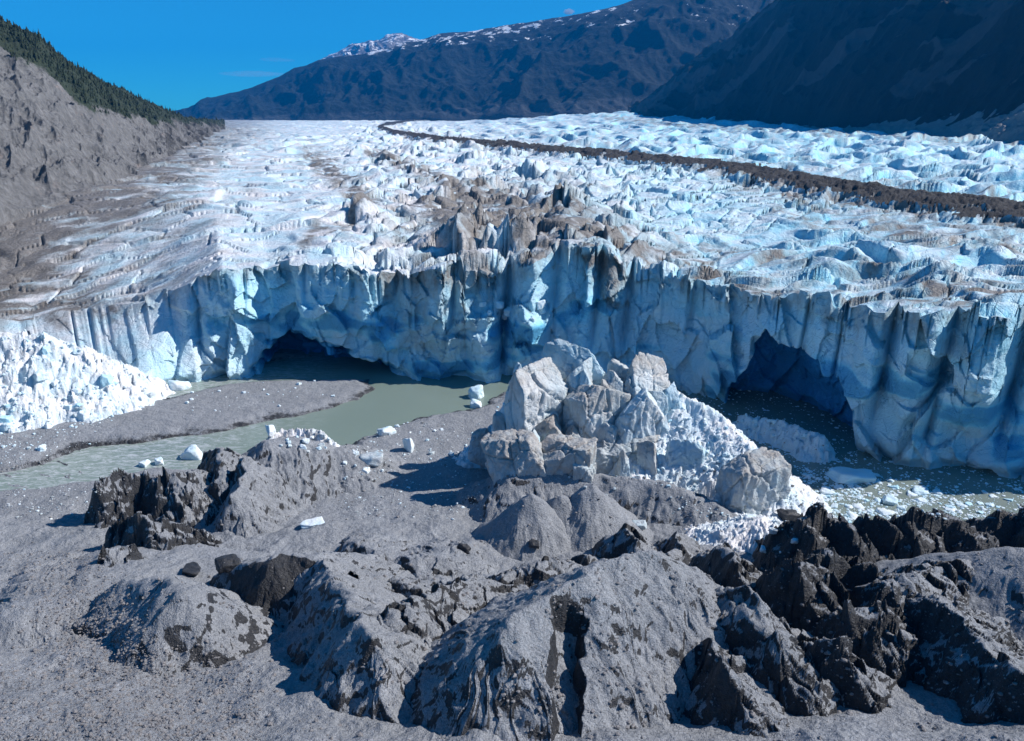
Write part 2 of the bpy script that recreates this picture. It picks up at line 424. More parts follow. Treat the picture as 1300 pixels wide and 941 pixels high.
# medial moraine ------------------------------------------------
mor = [(600, 149), (560, 151), (520, 154), (490, 159), (482, 163), (500, 170), (560, 179), (640, 187), (700, 193), (760, 199), (830, 205), (890, 211), (950, 221), (1050, 239), (1150, 256), (1300, 273), (1450, 290), (1700, 315)]
md, mp = dist_poly(qx, qy, mor)
mw = .78 * np.interp(mp, range(len(mor)), [1.0, 1.6, 2.0, 2.6, 3.2, 3.6, 4.2, 4.8, 5.2, 5.8, 6.5, 8.5, 11, 11.5, 12.5, 14, 17, 24])
nm = 2.0 * fbm(Xp / 16, Yp / 20, 5, 101, .65)
mm = 1 - ss(.75, 1.25, md / mw + .35 * nm)
is_mor = mm > .5
below = ss(0, 1, md / mw / 3.2)
amp = amp * (1 - .75 * mm)
Zp = pz + sd_ * amp + mm * (np.interp(mp, range(len(mor)), [10] * 6 + [9] * 4 + [7] * 8) * (.6 + .3 * nm) + 1.0 * ridged(Xp / 6, Yp / 6, 4, 102))
Zp[:, 0] = ZC
# ease the first metres so that the crest and the surface share one line
w0 = 1 - ss(0, 3, dep)
Zp = Zp * (1 - w0) + (ZC[:, None]) * w0
# dirt, plus painted dimness of the right side ----------------------------------------------------------
FXp, FYp = fcoord(Xp, Yp)
fl = fbm(FXp / 60, FYp / 60, 4, 111)
st1 = fbm((FXp * .96 + FYp * .28) / 34, (-FXp * .28 + FYp * .96) / 9, 5, 112)
left = (1 - ss(60, 420, qx + 60 * fl)) * ss(165, 215, qy)
leftm = (1 - ss(0, 130, qx - np.interp(qy, [170, 200, 300, 400], [270, 190, 30, -60])))
D = left * (.36 + .85 * st1) * (1 - .55 * ss(240, 300, qy) * ss(60, 180, qx)) + leftm * .6
D = D + .30 * ss(.0, .5, fbm(FXp / 22, FYp / 12, 4, 115)) * ss(820, 1000, qx) * ss(180, 230, qy)  # right side greyed: dim light on tilted faces painted along with grey dirt
hollow = ss(.5, .15, wv) * .35
cen = np.exp(-(((qx - 640) / 150) ** 2 + ((qy - 290) / 62) ** 2))
D = D + cen * (.42 + .5 * fbm(FXp / 12, FYp / 9, 5, 113)) + hollow * ss(.0, .5, cen + left) + .10
for pl, wd, am in (([(395, 203), (412, 212), (432, 226), (452, 246), (462, 262)], 16, .9), ([(452, 270), (440, 290), (400, 290), (385, 310)], 9, .6),
                   ([(470, 196), (510, 208), (560, 228), (590, 250), (600, 272), (575, 262), (560, 270)], 8, .75), ([(600, 250), (650, 262), (720, 280), (790, 300), (830, 318), (900, 340)], 14, .6),
                   ([(570, 232), (590, 262), (565, 275)], 10, .8), ([(520, 262), (580, 272), (640, 290), (690, 320)], 14, .45), ([(940, 225), (1100, 262), (1300, 292), (1500, 310)], 20, .35),
                   ([(985, 268), (1060, 290), (1180, 300), (1320, 318)], 10, .45), ([(880, 345), (960, 368), (1050, 372), (1130, 384), (1200, 372), (1260, 372), (1400, 385)], 12, .55),
                   ([(860, 300), (940, 320), (1060, 340), (1180, 356), (1300, 366)], 14, .4), ([(770, 150), (860, 158), (1000, 168), (1300, 181), (1500, 190)], 4, .5)):
    d_, _ = dist_poly(qx, qy, pl)
    D = D + am * np.exp(-(d_ / wd) ** 2) * np.clip(.75 + 1.3 * fbm(FXp / 9, FYp / 7, 4, 114), 0, 1.3)
D = D + .55 * np.exp(-(np.maximum(md - mw, 0) / (mw * 1.6))) * np.clip(.5 + 1.5 * nm, 0, 1) * (Yp < 2500)
D = D + .22 * ss(-.1, .5, fbm(FXp / 15, FYp / 5, 4, 116)) * ss(700, 1500, Yp)
D = np.clip(D, 0, 1)
fresh_shade = np.clip(.03 + .27 * ss(600, 950, qx) + .60 * np.clip(SAW[0], 0, 1) * (.4 + .6 * ss(350, 800, qx)) + .35 * (1 - ss(0, .2, e1)) * ss(500, 800, qx), 0, 1)  # right-hand term paints the blue of shadowed troughs over the fresh ice
cells = is_mor[:-1, :-1] & is_mor[1:, 1:]
surf = child_off(grid_mesh('ice_surface', Xp, Yp, Zp, ~cells, ice_m, None, {'dirt': D, 'fresh': fresh_shade}), glacier)
n = N('moraine_debris')
col = n.mix(n.noise(.4, 9, .75), (.006, .006, .007), (.062, .060, .060))
n.done(col, .9, n.bump(n.noise(.9, 8, .7), 1.2))
mo = child_off(grid_mesh('medial_moraine', Xp, Yp, Zp, cells, n.m, None, None), glacier)
mo['label'] = 'dark curving stripe of rock debris along the glacier'
print('glacier', Xp.size + Xf.size)
# ------------------------------------------------------------------ mountains
def mat_mtn(name, rock, forest, f_lo, f_hi, snow=None, sc_=1.0, relief=8., streak=.3):
    n = N(name)
    rk = n.mix(n.noise(.03 * sc_, 9, .68), tuple(.5 * v for v in rock), tuple(min(1, 1.5 * v) for v in rock))
    rk = n.mix(n.ramp(n.noise(.05 * sc_, 9, .75, n.scale(n.pos, (1, 1, .4)), dist=1.5), [(.42, 0), (.62, 1)]), n.mix(.6, rk, (.05, .05, .05)), rk)
    rk = n.mix(n.ramp(n.noise(.016 * sc_, 6, .7), [(.60, 0), (.70, .3)]), rk, (rock[0] * 1.7, rock[1] * 1.25, rock[2] * 1.05))
    fc = n.mix(n.noise(.02 * sc_, 9, .7), tuple(.5 * v for v in forest), tuple(1.6 * v for v in forest))
    f = n.math('ADD', n.attr('veg'), n.math('MULTIPLY', n.math('SUBTRACT', n.noise(.012 * sc_, 9, .7), .5), 1.4))
    col = n.mix(n.ramp(f, [(f_lo, 0), (f_hi, 1)]), rk, fc)
    if snow:
        s = n.math('ADD', n.attr('snow'), n.math('MULTIPLY', n.math('SUBTRACT', n.noise(.022 * sc_, 9, .68, n.scale(n.pos, (1, 1, 2.2))), .5), 2.0))
        col = n.mix(n.ramp(s, [(.52, 0), (.56, 1)]), col, snow)
    return n.done(col, .95, n.bump(n.noise(.03 * sc_, 10, .72), relief))
def ridge_range(name, pts, mat, label, nc=420, nr=170, rough=60., cell=500., zb=50., back=.35, prof=1.0, veg=(0, 0), snow=None, seed=1, gully=1.0, topkeep=.25):
    """pts: (px, base distance, skyline row, skyline distance)"""
    P_ = np.array(pts, float)
    sx = (P_[:, 0] - 650) / (FPX * cT + 0 * P_[:, 0])
    s_ = []; zt_ = []
    for (x, bd, ty, td) in pts:
        X, Y, Z = at_dist(x, ty, td); s_.append(X / Y); zt_.append(Z)
    s = np.linspace(min(s_), max(s_), nc)
    bd = np.interp(s, s_, P_[:, 1]); td = np.interp(s, s_, P_[:, 3]); zt = np.interp(s, s_, zt_)
    t = np.concatenate([[-.012], np.linspace(0, 1, nr), 1 + np.linspace(.02, back, 24)])
    T = t[None, :] + 0 * s[:, None]
    Y = bd[:, None] + (td - bd)[:, None] * T
    X = s[:, None] * Y
    up = np.clip(T, 0, 1) ** prof; dn = np.clip(T - 1, 0, 9)
    zb_ = zb if np.isscalar(zb) else np.interp(s, s_, zb)[:, None]
    Z = zb_ + (zt[:, None] - zb_) * (up - dn * 1.2)
    env = np.clip(.3 + T / .10, 0, 1) * (1 - (1 - topkeep) * ss(.75, 1.0, T))
    g = ridged(X / cell + .3 * vn(X / cell, Y / cell, seed + 5), Y / cell, 6, seed) - .45
    g2 = ridged((X * .9 + Y * .44) / (cell * .32), (Y * .9 - X * .44) / (cell * .9), 4, seed + 9) - .45
    Z = Z + env * rough * (g + .5 * gully * g2)
    Z = np.where(T < -.001, zb_ - 25, Z)
    hh = np.clip((Z - zb_) / np.maximum(zt[:, None] - zb_, 1), 0, 1.2)
    at = {'veg': np.interp(hh, [0, 1], veg) if not callable(veg) else veg(X, Y, Z, hh, T)}
    if snow: at['snow'] = snow(X, Y, Z, hh, T)
    o = grid_mesh(name, X, Y, Z, None, mat, None, at)
    tag(o, label, None, None, 'structure'); return o, (X, Y, Z, hh, at['veg'])
mL = mat_mtn('left_slope_rock', (.19, .19, .19), (.022, .034, .018), .42, .6, None, 3.0, 3.)
def vegL(X, Y, Z, hh, T):
    px, py = proj(X, Y, Z)
    lim = np.interp(px, [-300, 0, 60, 100, 160, 220, 300], [60, 62, 95, 130, 148, 156, 160])
    return np.clip(.5 + (lim - py) / 22. + .35 * fbm(X / 60, Y / 60, 4, 7), 0, 1)
left_o, left_g = ridge_range('valley_slope', [(-620, 170, -190, 520), (-420, 290, -150, 660), (-220, 410, -90, 820), (0, 520, 26, 1020), (50, 550, 46, 1060), (80, 570, 74, 1080), (110, 600, 92, 1170), (160, 700, 116, 1350), (205, 860, 136, 1600), (235, 1150, 149, 1900), (262, 1500, 151, 2300), (285, 2300, 152, 3000)],
    mL, 'bare rocky slope with dark forest above it on the left of the glacier', 900, 380, 20., 110., 46., .3, .92, vegL, None, 3, 1.0, .3)
mB = mat_mtn('far_ridge_rock', (.022, .034, .050), (.003, .010, .015), .15, .32, (.85, .88, .92), .35, 30.)  # bluish rock and forest carry part of the distance haze in their colour
def snowB(X, Y, Z, hh, T): return (np.clip((Z - 560) / 420., 0, .36) + .14 * ss(.8, 1, hh) * (Z > 500)) * (1 - .30 * ss(600, 760, proj(X, Y, Z)[0]))
ridge_range('far_ridge', [(150, 9000, 150, 10400), (228, 7600, 138, 9300), (270, 7300, 126, 9000), (300, 7000, 116, 8800), (340, 6800, 101, 8600), (370, 6700, 86, 8500), (410, 6500, 73, 8300), (440, 6400, 68, 8200), (490, 6200, 62, 8000), (530, 6100, 49, 7900), (560, 6000, 41, 7800), (600, 5900, 38, 7700), (650, 5700, 33, 7500), (700, 5500, 21, 7300), (750, 5300, 13, 7000), (790, 5200, 3, 6900), (830, 5200, -12, 6800), (900, 5300, -45, 6800), (1050, 5500, -70, 7000)],
    mB, 'long blue mountain ridge beyond the glacier with a few snow patches on its crest', 520, 150, 190., 1500., [60] * 10 + [70, 80, 90, 100, 110, 118, 122, 122, 122], .3, .9, lambda X, Y, Z, hh, T: np.clip(ss(.08, .2, hh) - 1.0 * ss(.75, .98, hh) * ss(400, 800, Z), 0, 1), snowB, 11, .7, .22)
mS = mat_mtn('snow_peak_rock', (.2, .18, .17), (.05, .05, .05), .9, .95, (.9, .92, .95), .3, 40.)
ridge_range('snowy_peak', [(340, 11000, 130, 14000), (372, 11000, 98, 14000), (395, 11000, 80, 14000), (430, 11000, 63, 14000), (455, 11000, 53, 14000), (480, 11000, 49, 14000), (492, 11000, 41, 14000), (508, 11000, 40, 14000), (525, 11000, 47, 14000), (560, 11000, 66, 14000), (620, 11000, 90, 14000)],
    mS, 'small rocky peak streaked with snow behind the long ridge', 260, 160, 330., 1200., 300., .3, .95, (0, 0), lambda X, Y, Z, hh, T: .42 + .12 * ss(.7, 1, hh), 23, .8, .2)
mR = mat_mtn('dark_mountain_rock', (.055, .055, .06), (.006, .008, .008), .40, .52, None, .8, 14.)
def vegR(X, Y, Z, hh, T):
    px, py = proj(X, Y, Z)
    st = ss(.40, .62, ridged((X + .5 * Y) / 420, (Y - .6 * X) / 1600, 4, 77)) * ss(.05, .2, hh)
    return np.clip(1.0 - .9 * st - .25 * (1 - ss(.0, .08, hh)), 0, 1)
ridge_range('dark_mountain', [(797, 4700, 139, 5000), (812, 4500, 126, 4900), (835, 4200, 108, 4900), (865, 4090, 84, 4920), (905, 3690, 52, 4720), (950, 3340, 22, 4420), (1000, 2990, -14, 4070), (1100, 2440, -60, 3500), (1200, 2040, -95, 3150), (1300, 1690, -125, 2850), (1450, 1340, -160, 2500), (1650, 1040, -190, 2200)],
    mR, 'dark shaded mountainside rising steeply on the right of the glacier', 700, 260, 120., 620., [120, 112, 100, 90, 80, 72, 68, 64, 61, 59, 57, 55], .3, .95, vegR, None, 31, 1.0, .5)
# grey lateral moraine along the foot of the dark mountain
n = N('lateral_rubble'); col = n.mix(n.noise(.09, 9, .75), (.10, .10, .10), (.40, .40, .40)); n.done(col, .95, n.bump(n.noise(.12, 9, .75), 6.))
mrl, _ = ridge_range('lateral_moraine', [(845, 4150, 152, 4300), (880, 3800, 147, 4020), (925, 3400, 150, 3560), (1000, 2800, 159, 2960), (1080, 2350, 158, 2500), (1150, 2040, 148, 2220), (1220, 1780, 136, 2000), (1300, 1480, 122, 1760), (1420, 1200, 100, 1480), (1650, 850, 60, 1150)],
    n.m, 'band of grey rubble between the glacier and the dark mountainside', 420, 60, 16., 90., [66, 66, 62, 60, 59, 58, 58, 57, 56, 55], .6, .8, (0, 0), None, 41, 1., .6)
# ------------------------------------------------------------------ wide valley floor under everything, out to the horizon
n = N('valley_floor'); n.done(n.mix(n.noise(.004, 8, .6), (.05, .05, .045), (.12, .12, .11)), .95)
xs = np.linspace(-14000, 14000, 57)[None, :] + np.zeros((57, 1)); ys = np.linspace(-1500, 22000, 57)[:, None] + np.zeros((1, 57))
vf = grid_mesh('valley_floor', xs, ys, np.full(xs.shape, -8.) , None, n.m, None, None); tag(vf, 'flat valley floor reaching to the horizon', None, None, 'structure')

# ------------------------------------------------------------------ the air: far things fade to blue
def haze_box():
    x0, x1, y0, y1, z0, z1 = -14500, 14500, -1800, 22500, -9.5, 1900
    V = [(x, y, z) for z in (z0, z1) for y in (y0, y1) for x in (x0, x1)]
    F = [(0, 2, 3, 1), (4, 5, 7, 6), (0, 1, 5, 4), (2, 6, 7, 3), (0, 4, 6, 2), (1, 3, 7, 5)]
    m = bpy.data.materials.new('air_haze'); m.use_nodes = True; t = m.node_tree; t.nodes.clear()
    o_ = t.nodes.new('ShaderNodeOutputMaterial'); v = t.nodes.new('ShaderNodeVolumePrincipled')
    v.inputs['Color'].default_value = (.0, .35, 1.0, 1); v.inputs['Density'].default_value = 4.1e-5; v.inputs['Anisotropy'].default_value = 0
    t.links.new(v.outputs[0], o_.inputs['Volume'])
    tag(mesh_np('haze', V, F, m, None, None, False), 'thin blue haze filling the valley air', None, None, 'stuff')
haze_box()
# ------------------------------------------------------------------ ground in front of the ice
def g0(Y):
    return np.interp(Y, [0, 60, 90, 120, 150, 180, 220, 260, 500], [46, 38, 26.5, 16, 9.5, 5.2, 2.4, 1.6, 1.4])
def g0s(Y):
    return (g0(Y - 12) + g0(Y - 6) + g0(Y) + g0(Y + 6) + g0(Y + 12)) / 5
def hit(px, py, add=0.0):
    """where the ray of a pixel meets the plain"""
    x, y, w_ = ray(px, py); lo, hi = 20 / y, 600 / y
    for _ in range(40):
        t = (lo + hi) / 2
        if HC + w_ * t > float(g0s(np.array(y * t))) + add: lo = t
        else: hi = t
    return x * t, y * t, HC + w_ * t
def W0(poly): return [on_plane(x, y, .6) for x, y in poly]
river_poly = W0([(-260, 640), (0, 597), (54, 586), (102, 566), (170, 560), (238, 550), (289, 546), (340, 531), (391, 523), (440, 509), (474, 494), (470, 480), (470, 452),
                 (520, 452), (650, 455), (700, 480), (636, 497), (620, 512), (580, 522), (542, 530), (508, 537), (486, 546), (464, 556), (440, 571), (400, 590), (330, 600), (250, 596), (200, 597), (140, 612), (60, 626), (0, 634), (-260, 700)])
chan_poly = W0([(186, 500), (205, 484), (250, 474), (330, 458), (420, 448), (520, 452), (500, 480), (380, 482), (335, 483), (290, 487), (240, 499), (213, 506)])
lake_poly = W0([(800, 455), (860, 462), (930, 462), (1020, 490), (1100, 540), (1300, 580), (1700, 610), (1900, 700), (1500, 715), (1300, 700), (1240, 702), (1180, 704), (1110, 700), (1050, 690), (1012, 672), (975, 640), (965, 600), (940, 570), (900, 545), (850, 520), (800, 500), (770, 480)])
NC = int(1500 * Q)
Sg = np.linspace(-.9, .9, NC)[:, None]
Rg = 34 * (330 / 34.) ** np.linspace(0, 1, int(1050 * Q))[None, :]
GY = Rg + 0 * Sg; GX = Sg * Rg
wnx = 1.8 * vn(GX / 9, GY / 9, 201) + .7 * vn(GX / 2.6, GY / 2.6, 202) + .3 * vn(GX / .9, GY / .9, 204); wny = 1.8 * vn(GX / 9, GY / 9, 203) + .7 * vn(GX / 2.6, GY / 2.6, 205)
GZ = g0s(GY)
GZ = GZ + (1.7 * fbm(GX / 17, GY / 17, 5, 211) + .8 * np.maximum(ridged(GX / 13, GY / 13, 4, 218) - .3, 0)) * ss(205, 165, GY) + .30 * fbm(GX / 4.5, GY / 4.5, 4, 212) + .10 * fbm(GX / .8, GY / .8, 4, 213)
far = ss(175, 215, GY)
GZ = GZ + far * (.25 * ridged((GX - .35 * GY) / 26, (GY + .35 * GX) / 3.6, 4, 214) - .1)
sr = np.maximum(sdf(GX + wnx, GY + wny, river_poly), sdf(GX + wnx * .5, GY + wny * .5, chan_poly)); sl = sdf(GX + wnx, GY + wny, lake_poly)
wat = np.maximum(sr, sl)
GZ = GZ * (1 - ss(-5, 0, wat)) + ss(-5, 0, wat) * np.minimum(GZ, .45 + .25 * vn(GX / 5, GY / 5, 215))
GZ = np.where(wat > 0, .3 - 1.6 * ss(0, 1.2, wat), GZ)
# braided shallows at the left: gravel just under or over the water
brd = ss(330, 90, proj(GX, GY, GZ)[0]) * (sr > 0)
GZ = GZ + brd * (1.15 + .30 * fbm((GX - .5 * GY) / 8, (GY + .5 * GX) / 2.2, 4, 216))
FLOOR = GZ.copy()
# ------------------------------------------------------------------ mounds
SHD = math.radians(204)                    # the side away from the sun
MID = np.zeros(GX.shape, np.int32); TOP = GZ.copy()
MH = {}
def win(cx, cy, ext):
    r = Rg[0]; s = Sg[:, 0]
    j0 = max(0, int(np.searchsorted(r, cy - ext)) - 2); j1 = min(len(r), int(np.searchsorted(r, cy + ext)) + 2)
    y0, y1 = max(r[j0], 1), r[min(j1, len(r) - 1)]
    lo = min((cx - ext) / y0, (cx - ext) / y1); hi = max((cx + ext) / y0, (cx + ext) / y1)
    i0 = max(0, int(np.searchsorted(s, lo)) - 2); i1 = min(len(s), int(np.searchsorted(s, hi)) + 2)
    return slice(i0, i1), slice(j0, j1)
def mound(key, pts, lit=.75, shd=1.5, r0=.6, sdir=None, seed=1, gully=.35, facet=0.0, rough=.35, width=.9, cliff=None, cone_gully=14, warp=1.0, fsz=3.6, foot=None):
    """pts: (px, crest row, foot row) -> ridge line; slopes on the lit / shaded side"""
    P3 = []
    for p in pts:
        x, y, z_ = hit(p[0], p[2])
        P3.append(at_dist(p[0], p[1], y))
    P3 = np.array(P3)
    zmax = P3[:, 2].max(); cx, cy = P3[:, 0].mean(), P3[:, 1].mean()
    hgt = zmax - float(g0s(np.array(cy)))
    ext = np.hypot(P3[:, 0] - cx, P3[:, 1] - cy).max() + (hgt + 2) / min(lit, shd) * 1.2 + 3
    W_ = win(cx, cy, min(ext, 80))
    if W_[0].stop - W_[0].start < 3 or W_[1].stop - W_[1].start < 3: print('no window', key); return
    x = GX[W_]; y = GY[W_]
    wx = x + warp * (1.3 * vn(x / 5, y / 5, seed + 300) + .5 * vn(x / 1.7, y / 1.7, seed + 301)); wy = y + warp * (1.3 * vn(x / 5, y / 5, seed + 302) + .5 * vn(x / 1.7, y / 1.7, seed + 303))
    if len(P3) == 1:
        d = np.hypot(wx - cx, wy - cy); par = np.zeros_like(d); nx, ny = P3[0][0] + 0 * d, P3[0][1] + 0 * d
        zr = P3[0][2] + 0 * d
    else:
        d, par = dist_poly(wx, wy, P3[:, :2]); k = np.arange(len(P3))
        zr = np.interp(par, k, P3[:, 2]); nx = np.interp(par, k, P3[:, 0]); ny = np.interp(par, k, P3[:, 1])
    ang = np.arctan2(wy - ny, wx - nx)
    sdv = SHD if sdir is None else math.radians(sdir)
    sl_ = lit + (shd - lit) * ss(-.1, .75, np.cos(ang - sdv))
    dd_ = np.sqrt(d * d + r0 * r0) - r0
    h = zr - sl_ * dd_
    ca, sa = np.cos(ang) * cone_gully / 6.28, np.sin(ang) * cone_gully / 6.28
    gn = ridged(ca + par * 3 + seed, sa + par * 2 + dd_ * .04, 3, seed + 310) - .4
    h = h + gully * np.minimum(dd_ * .25, 1.6) * gn
    gn = ridged(ca * 3 + par * 9, sa * 3 + dd_ * .08, 3, seed + 311) - .4
    h = h + gully * .3 * np.minimum(dd_ * .2, .9) * gn
    if facet:
        f, e, r = worley(wx / fsz, wy / fsz, seed + 320, 1.6)
        f2, e2, r2 = worley(wx / fsz * 2.7, wy / fsz * 2.7, seed + 321, 1.5)
        h = h + facet * ((f - .5) * 1.9 + (f2 - .5) * .55 - .5 * (1 - ss(0, .12, e)))
    h = h + rough * (.5 * fbm(x / 2.5, y / 2.5, 5, seed + 330) + .16 * fbm(x / .6, y / .6, 4, seed + 331))
    if cliff:
        for poly, drop in cliff:
            dp = sdf(wx, wy, [hit(a, b_)[:2] for a, b_ in poly])
            h = h - drop * ss(0, .9, dp)
    MH[key] = (W_, h)
def finish_mounds(specs, mat):
    keys = list(MH)
    for i, k in enumerate(keys, 1):
        W_, h = MH[k]; t = TOP[W_]; b = h > t
        MID[W_] = np.where(b, i, MID[W_]); TOP[W_] = np.where(b, h, t)
    out = {}
    for i, k in enumerate(keys, 1):
        W_, Z = MH[k]; x, y = GX[W_], GY[W_]
        own = (MID[W_] == i)
        cell = own[:-1, :-1] | own[1:, :-1] | own[:-1, 1:] | own[1:, 1:]
        if cell.sum() < 30: print('empty mound', k); continue
        # keep the largest connected piece: flood from its own crest
        keep = np.zeros_like(cell); cand = np.argwhere(cell)
        lab = np.zeros(cell.shape, np.int32)
        ci = np.arange(cell.size).reshape(cell.shape) + 1
        lab = np.where(cell, ci, 0)
        for _ in range(400):
            m_ = lab.copy()
            m_[1:] = np.maximum(m_[1:], lab[:-1]); m_[:-1] = np.maximum(m_[:-1], lab[1:])
            m_[:, 1:] = np.maximum(m_[:, 1:], lab[:, :-1]); m_[:, :-1] = np.maximum(m_[:, :-1], lab[:, 1:])
            m_ = np.where(cell, m_, 0)
            # jump labels
            f = m_.ravel(); nz = f > 0; f2 = f.copy(); f2[nz] = np.maximum(f[nz], f[f[nz] - 1]); m_ = f2.reshape(cell.shape)
            if (m_ == lab).all(): break
            lab = m_
        ids, cnt = np.unique(lab[lab > 0], return_counts=True)
        cell = lab == ids[cnt.argmax()]
        c2 = cell.copy(); c2[1:] |= cell[:-1]; c2[:-1] |= cell[1:]; c2[:, 1:] |= cell[:, :-1]; c2[:, :-1] |= cell[:, 1:]
        gx = np.gradient(Z, axis=0); gy = np.gradient(Z, axis=1)
        dx = np.gradient(x, axis=0); dy = np.gradient(y, axis=1)
        zx = gx / np.maximum(dx, 1e-4); zy = (gy - zx * np.gradient(x, axis=1)) / np.maximum(dy, 1e-4)
        stp = np.clip(np.hypot(zx, zy), 0, 9)
        sp = specs[k]; base, thr, label = sp[:3]; ex = sp[3] if len(sp) > 3 else {}
        wet_shade = np.clip(base + ss(thr - .2, thr + .35, stp + .25 * fbm(x / 3, y / 3, 3, 340)), 0, 1)
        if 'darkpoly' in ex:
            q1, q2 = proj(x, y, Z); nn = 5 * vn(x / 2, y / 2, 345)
            for pl, am in ex['darkpoly']: wet_shade = np.clip(wet_shade + am * ss(-2, 4, sdf(q1 + nn, q2 + nn, pl)), 0, 1)
        i4 = cell
        loc = (float(x[:-1, :-1][i4].mean()), float(y[:-1, :-1][i4].mean()), float(FLOOR[W_][:-1, :-1][i4].mean()))
        at = {'wet_shade': wet_shade} if not ex.get('ice') else {'dirt': np.clip(ex.get('dirt', .2) + .5 * fbm(x / 3, y / 3, 4, 341), 0, 1), 'fresh': np.full(Z.shape, ex.get('fresh', .1))}
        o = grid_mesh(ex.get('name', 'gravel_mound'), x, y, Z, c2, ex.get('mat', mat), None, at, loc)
        if ex.get('part'): pass
        else: tag(o, label, ex.get('cat', 'mound'), ex.get('group', 'gravel mounds in front of the ice'))
        out[k] = o
    return out
def mat_gravel(name, base=(.36, .38, .405), k=1.0):
    n = N(name)
    dry = n.mix(n.ramp(n.noise(.16, 7, .65), [(.3, 0), (.7, 1)]), tuple(.74 * v for v in base), tuple(1.2 * v for v in base))
    dry = n.mix(n.ramp(n.noise(.045, 6, .7), [(.42, .55), (.60, 0)]), dry, tuple(.62 * v for v in base))
    dry = n.mix(n.ramp(n.noise(1.6, 8, .72), [(.32, 0), (.68, 1)]), tuple(.68 * v for v in base), dry)
    pb = n.vor(2.3, 'F1', None, 'Color'); pd = n.vor(2.3, 'F1')
    pb2 = n.vor(6.0, 'F1', None, 'Color'); pd2 = n.vor(6.0, 'F1')
    pbl = n.ramp(pb2, [(.35, .80), (.8, 1.16)])
    dry = n.mix(1.0, dry, pbl, 'MULTIPLY')
    # scattered pale stones
    sp = n.math('MULTIPLY', n.ramp(pb, [(.72, 0), (.78, 1)]), n.ramp(pd, [(.16, 1), (.24, 0)]))
    dry = n.mix(n.math('MULTIPLY', sp, n.ramp(n.noise(.12, 3, .5), [(.5, 0), (.62, 1)])), dry, (.42, .42, .44))
    wet_shade = n.mix(n.ramp(n.noise(1.1, 8, .75), [(.35, 0), (.7, 1)]), (.008, .009, .011), (.047, .049, .054))
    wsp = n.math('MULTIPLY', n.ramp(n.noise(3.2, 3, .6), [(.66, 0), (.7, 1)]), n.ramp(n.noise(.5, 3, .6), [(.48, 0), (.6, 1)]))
    wet_shade = n.mix(wsp, wet_shade, (.34, .34, .34))
    wf = n.math('ADD', n.attr('wet_shade'), n.math('MULTIPLY', n.math('SUBTRACT', n.noise(.8, 6, .7), .5), .7))
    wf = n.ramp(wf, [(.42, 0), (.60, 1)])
    col = n.mix(wf, dry, wet_shade)
    b = n.bump(n.noise(1.2, 9, .72), .5 * k, .9)
    b = n.bump(pd, .22 * k, .6, b); b = n.bump(n.math('MULTIPLY', pd2, -1.0), .12 * k, .8, b)
    return n.done(col, n.math('SUBTRACT', .95, n.math('MULTIPLY', wf, .35)), b)
gravel = mat_gravel('gravel')
# ---- far / left group
mound('fin', [(262, 574, 606), (284, 566, 622), (276, 590, 640)], .85, 1.9, .25, seed=3, facet=.45, gully=.9)
mound('fin2', [(314, 580, 640), (306, 604, 652), (300, 628, 668)], .95, 1.5, .2, seed=4, facet=.25, gully=.8)
mound('leftdark', [(122, 614, 660), (150, 602, 650), (178, 600, 648), (200, 606, 652)], .9, 2.4, .4, seed=5, facet=.9, gully=.6)
mound('leftmid', [(222, 600, 650), (245, 594, 640)], .8, 1.5, .4, seed=6, facet=.5, gully=.9)
mound('leftlow', [(150, 660, 700), (190, 664, 706), (222, 668, 700)], .8, 2.0, .3, seed=7, facet=.9)
mound('small_peak', [(210, 660, 694)], .9, 1.3, .2, seed=8, facet=.3)
mound('front_left', [(130, 700, 738), (150, 697, 735)], .8, 2.2, .3, seed=9, facet=.6)
mound('icecap_hill', [(342, 560, 610), (385, 556, 604), (425, 568, 600)], .45, .8, 1.5, seed=10, facet=.15, gully=.5)
# ---- middle left
mound('crater', [(300, 716, 760), (345, 706, 770), (398, 706, 768), (430, 726, 775)], .62, 1.15, 1.2, sdir=215, seed=12, facet=.1, gully=.5)
mound('shade_slope', [(160, 738, 792), (212, 732, 800), (232, 750, 822)], .95, .8, 1.5, sdir=205, seed=13, facet=.05, gully=.25)
mound('front_centre', [(500, 770, 850), (560, 745, 822), (600, 735, 800)], .7, 1.5, .8, seed=14, facet=.35, gully=.6)
mound('pale_ridge', [(404, 712, 775), (440, 752, 825), (468, 800, 880)], .7, 1.1, .5, seed=60, facet=.12, gully=.5)
mound('hummock_a', [(520, 712, 728), (560, 704, 722)], .4, 1.2, .8, seed=61, facet=.2)
mound('hummock_b', [(450, 690, 706), (480, 700, 716)], .4, 1.2, .8, seed=62, facet=.2)
mound('hummock_c', [(590, 690, 706)], .5, 1.2, .4, seed=63, facet=.2)
mound('hummock_d', [(90, 760, 790), (20, 770, 800)], .3, .6, 2., seed=64, facet=.05)
mound('low_ridge', [(470, 730, 756), (530, 748, 776)], .6, 1.6, .6, seed=15, facet=.35)
mound('dark_wedge', [(640, 728, 760), (690, 716, 752), (706, 712, 745)], .7, 2.2, .3, seed=16, facet=.5)
# ---- big cone
mound('big_cone', [(640, 790, 900), (752, 722, 860), (826, 698, 842)], .78, 1.0, .5, sdir=230, seed=17, facet=.05, gully=.42, cone_gully=26, cliff=[([(700, 880), (745, 880), (748, 960), (690, 960)], 3.5)])
mound('peak_behind', [(795, 668, 714), (812, 690, 730)], .9, 1.3, .2, seed=18, facet=.45)
mound('shark', [(862, 676, 716), (852, 700, 740)], .9, 1.6, .15, seed=19, facet=.3)
mound('small_knob', [(748, 704, 730)], .8, 1.6, .2, seed=20, facet=.4)
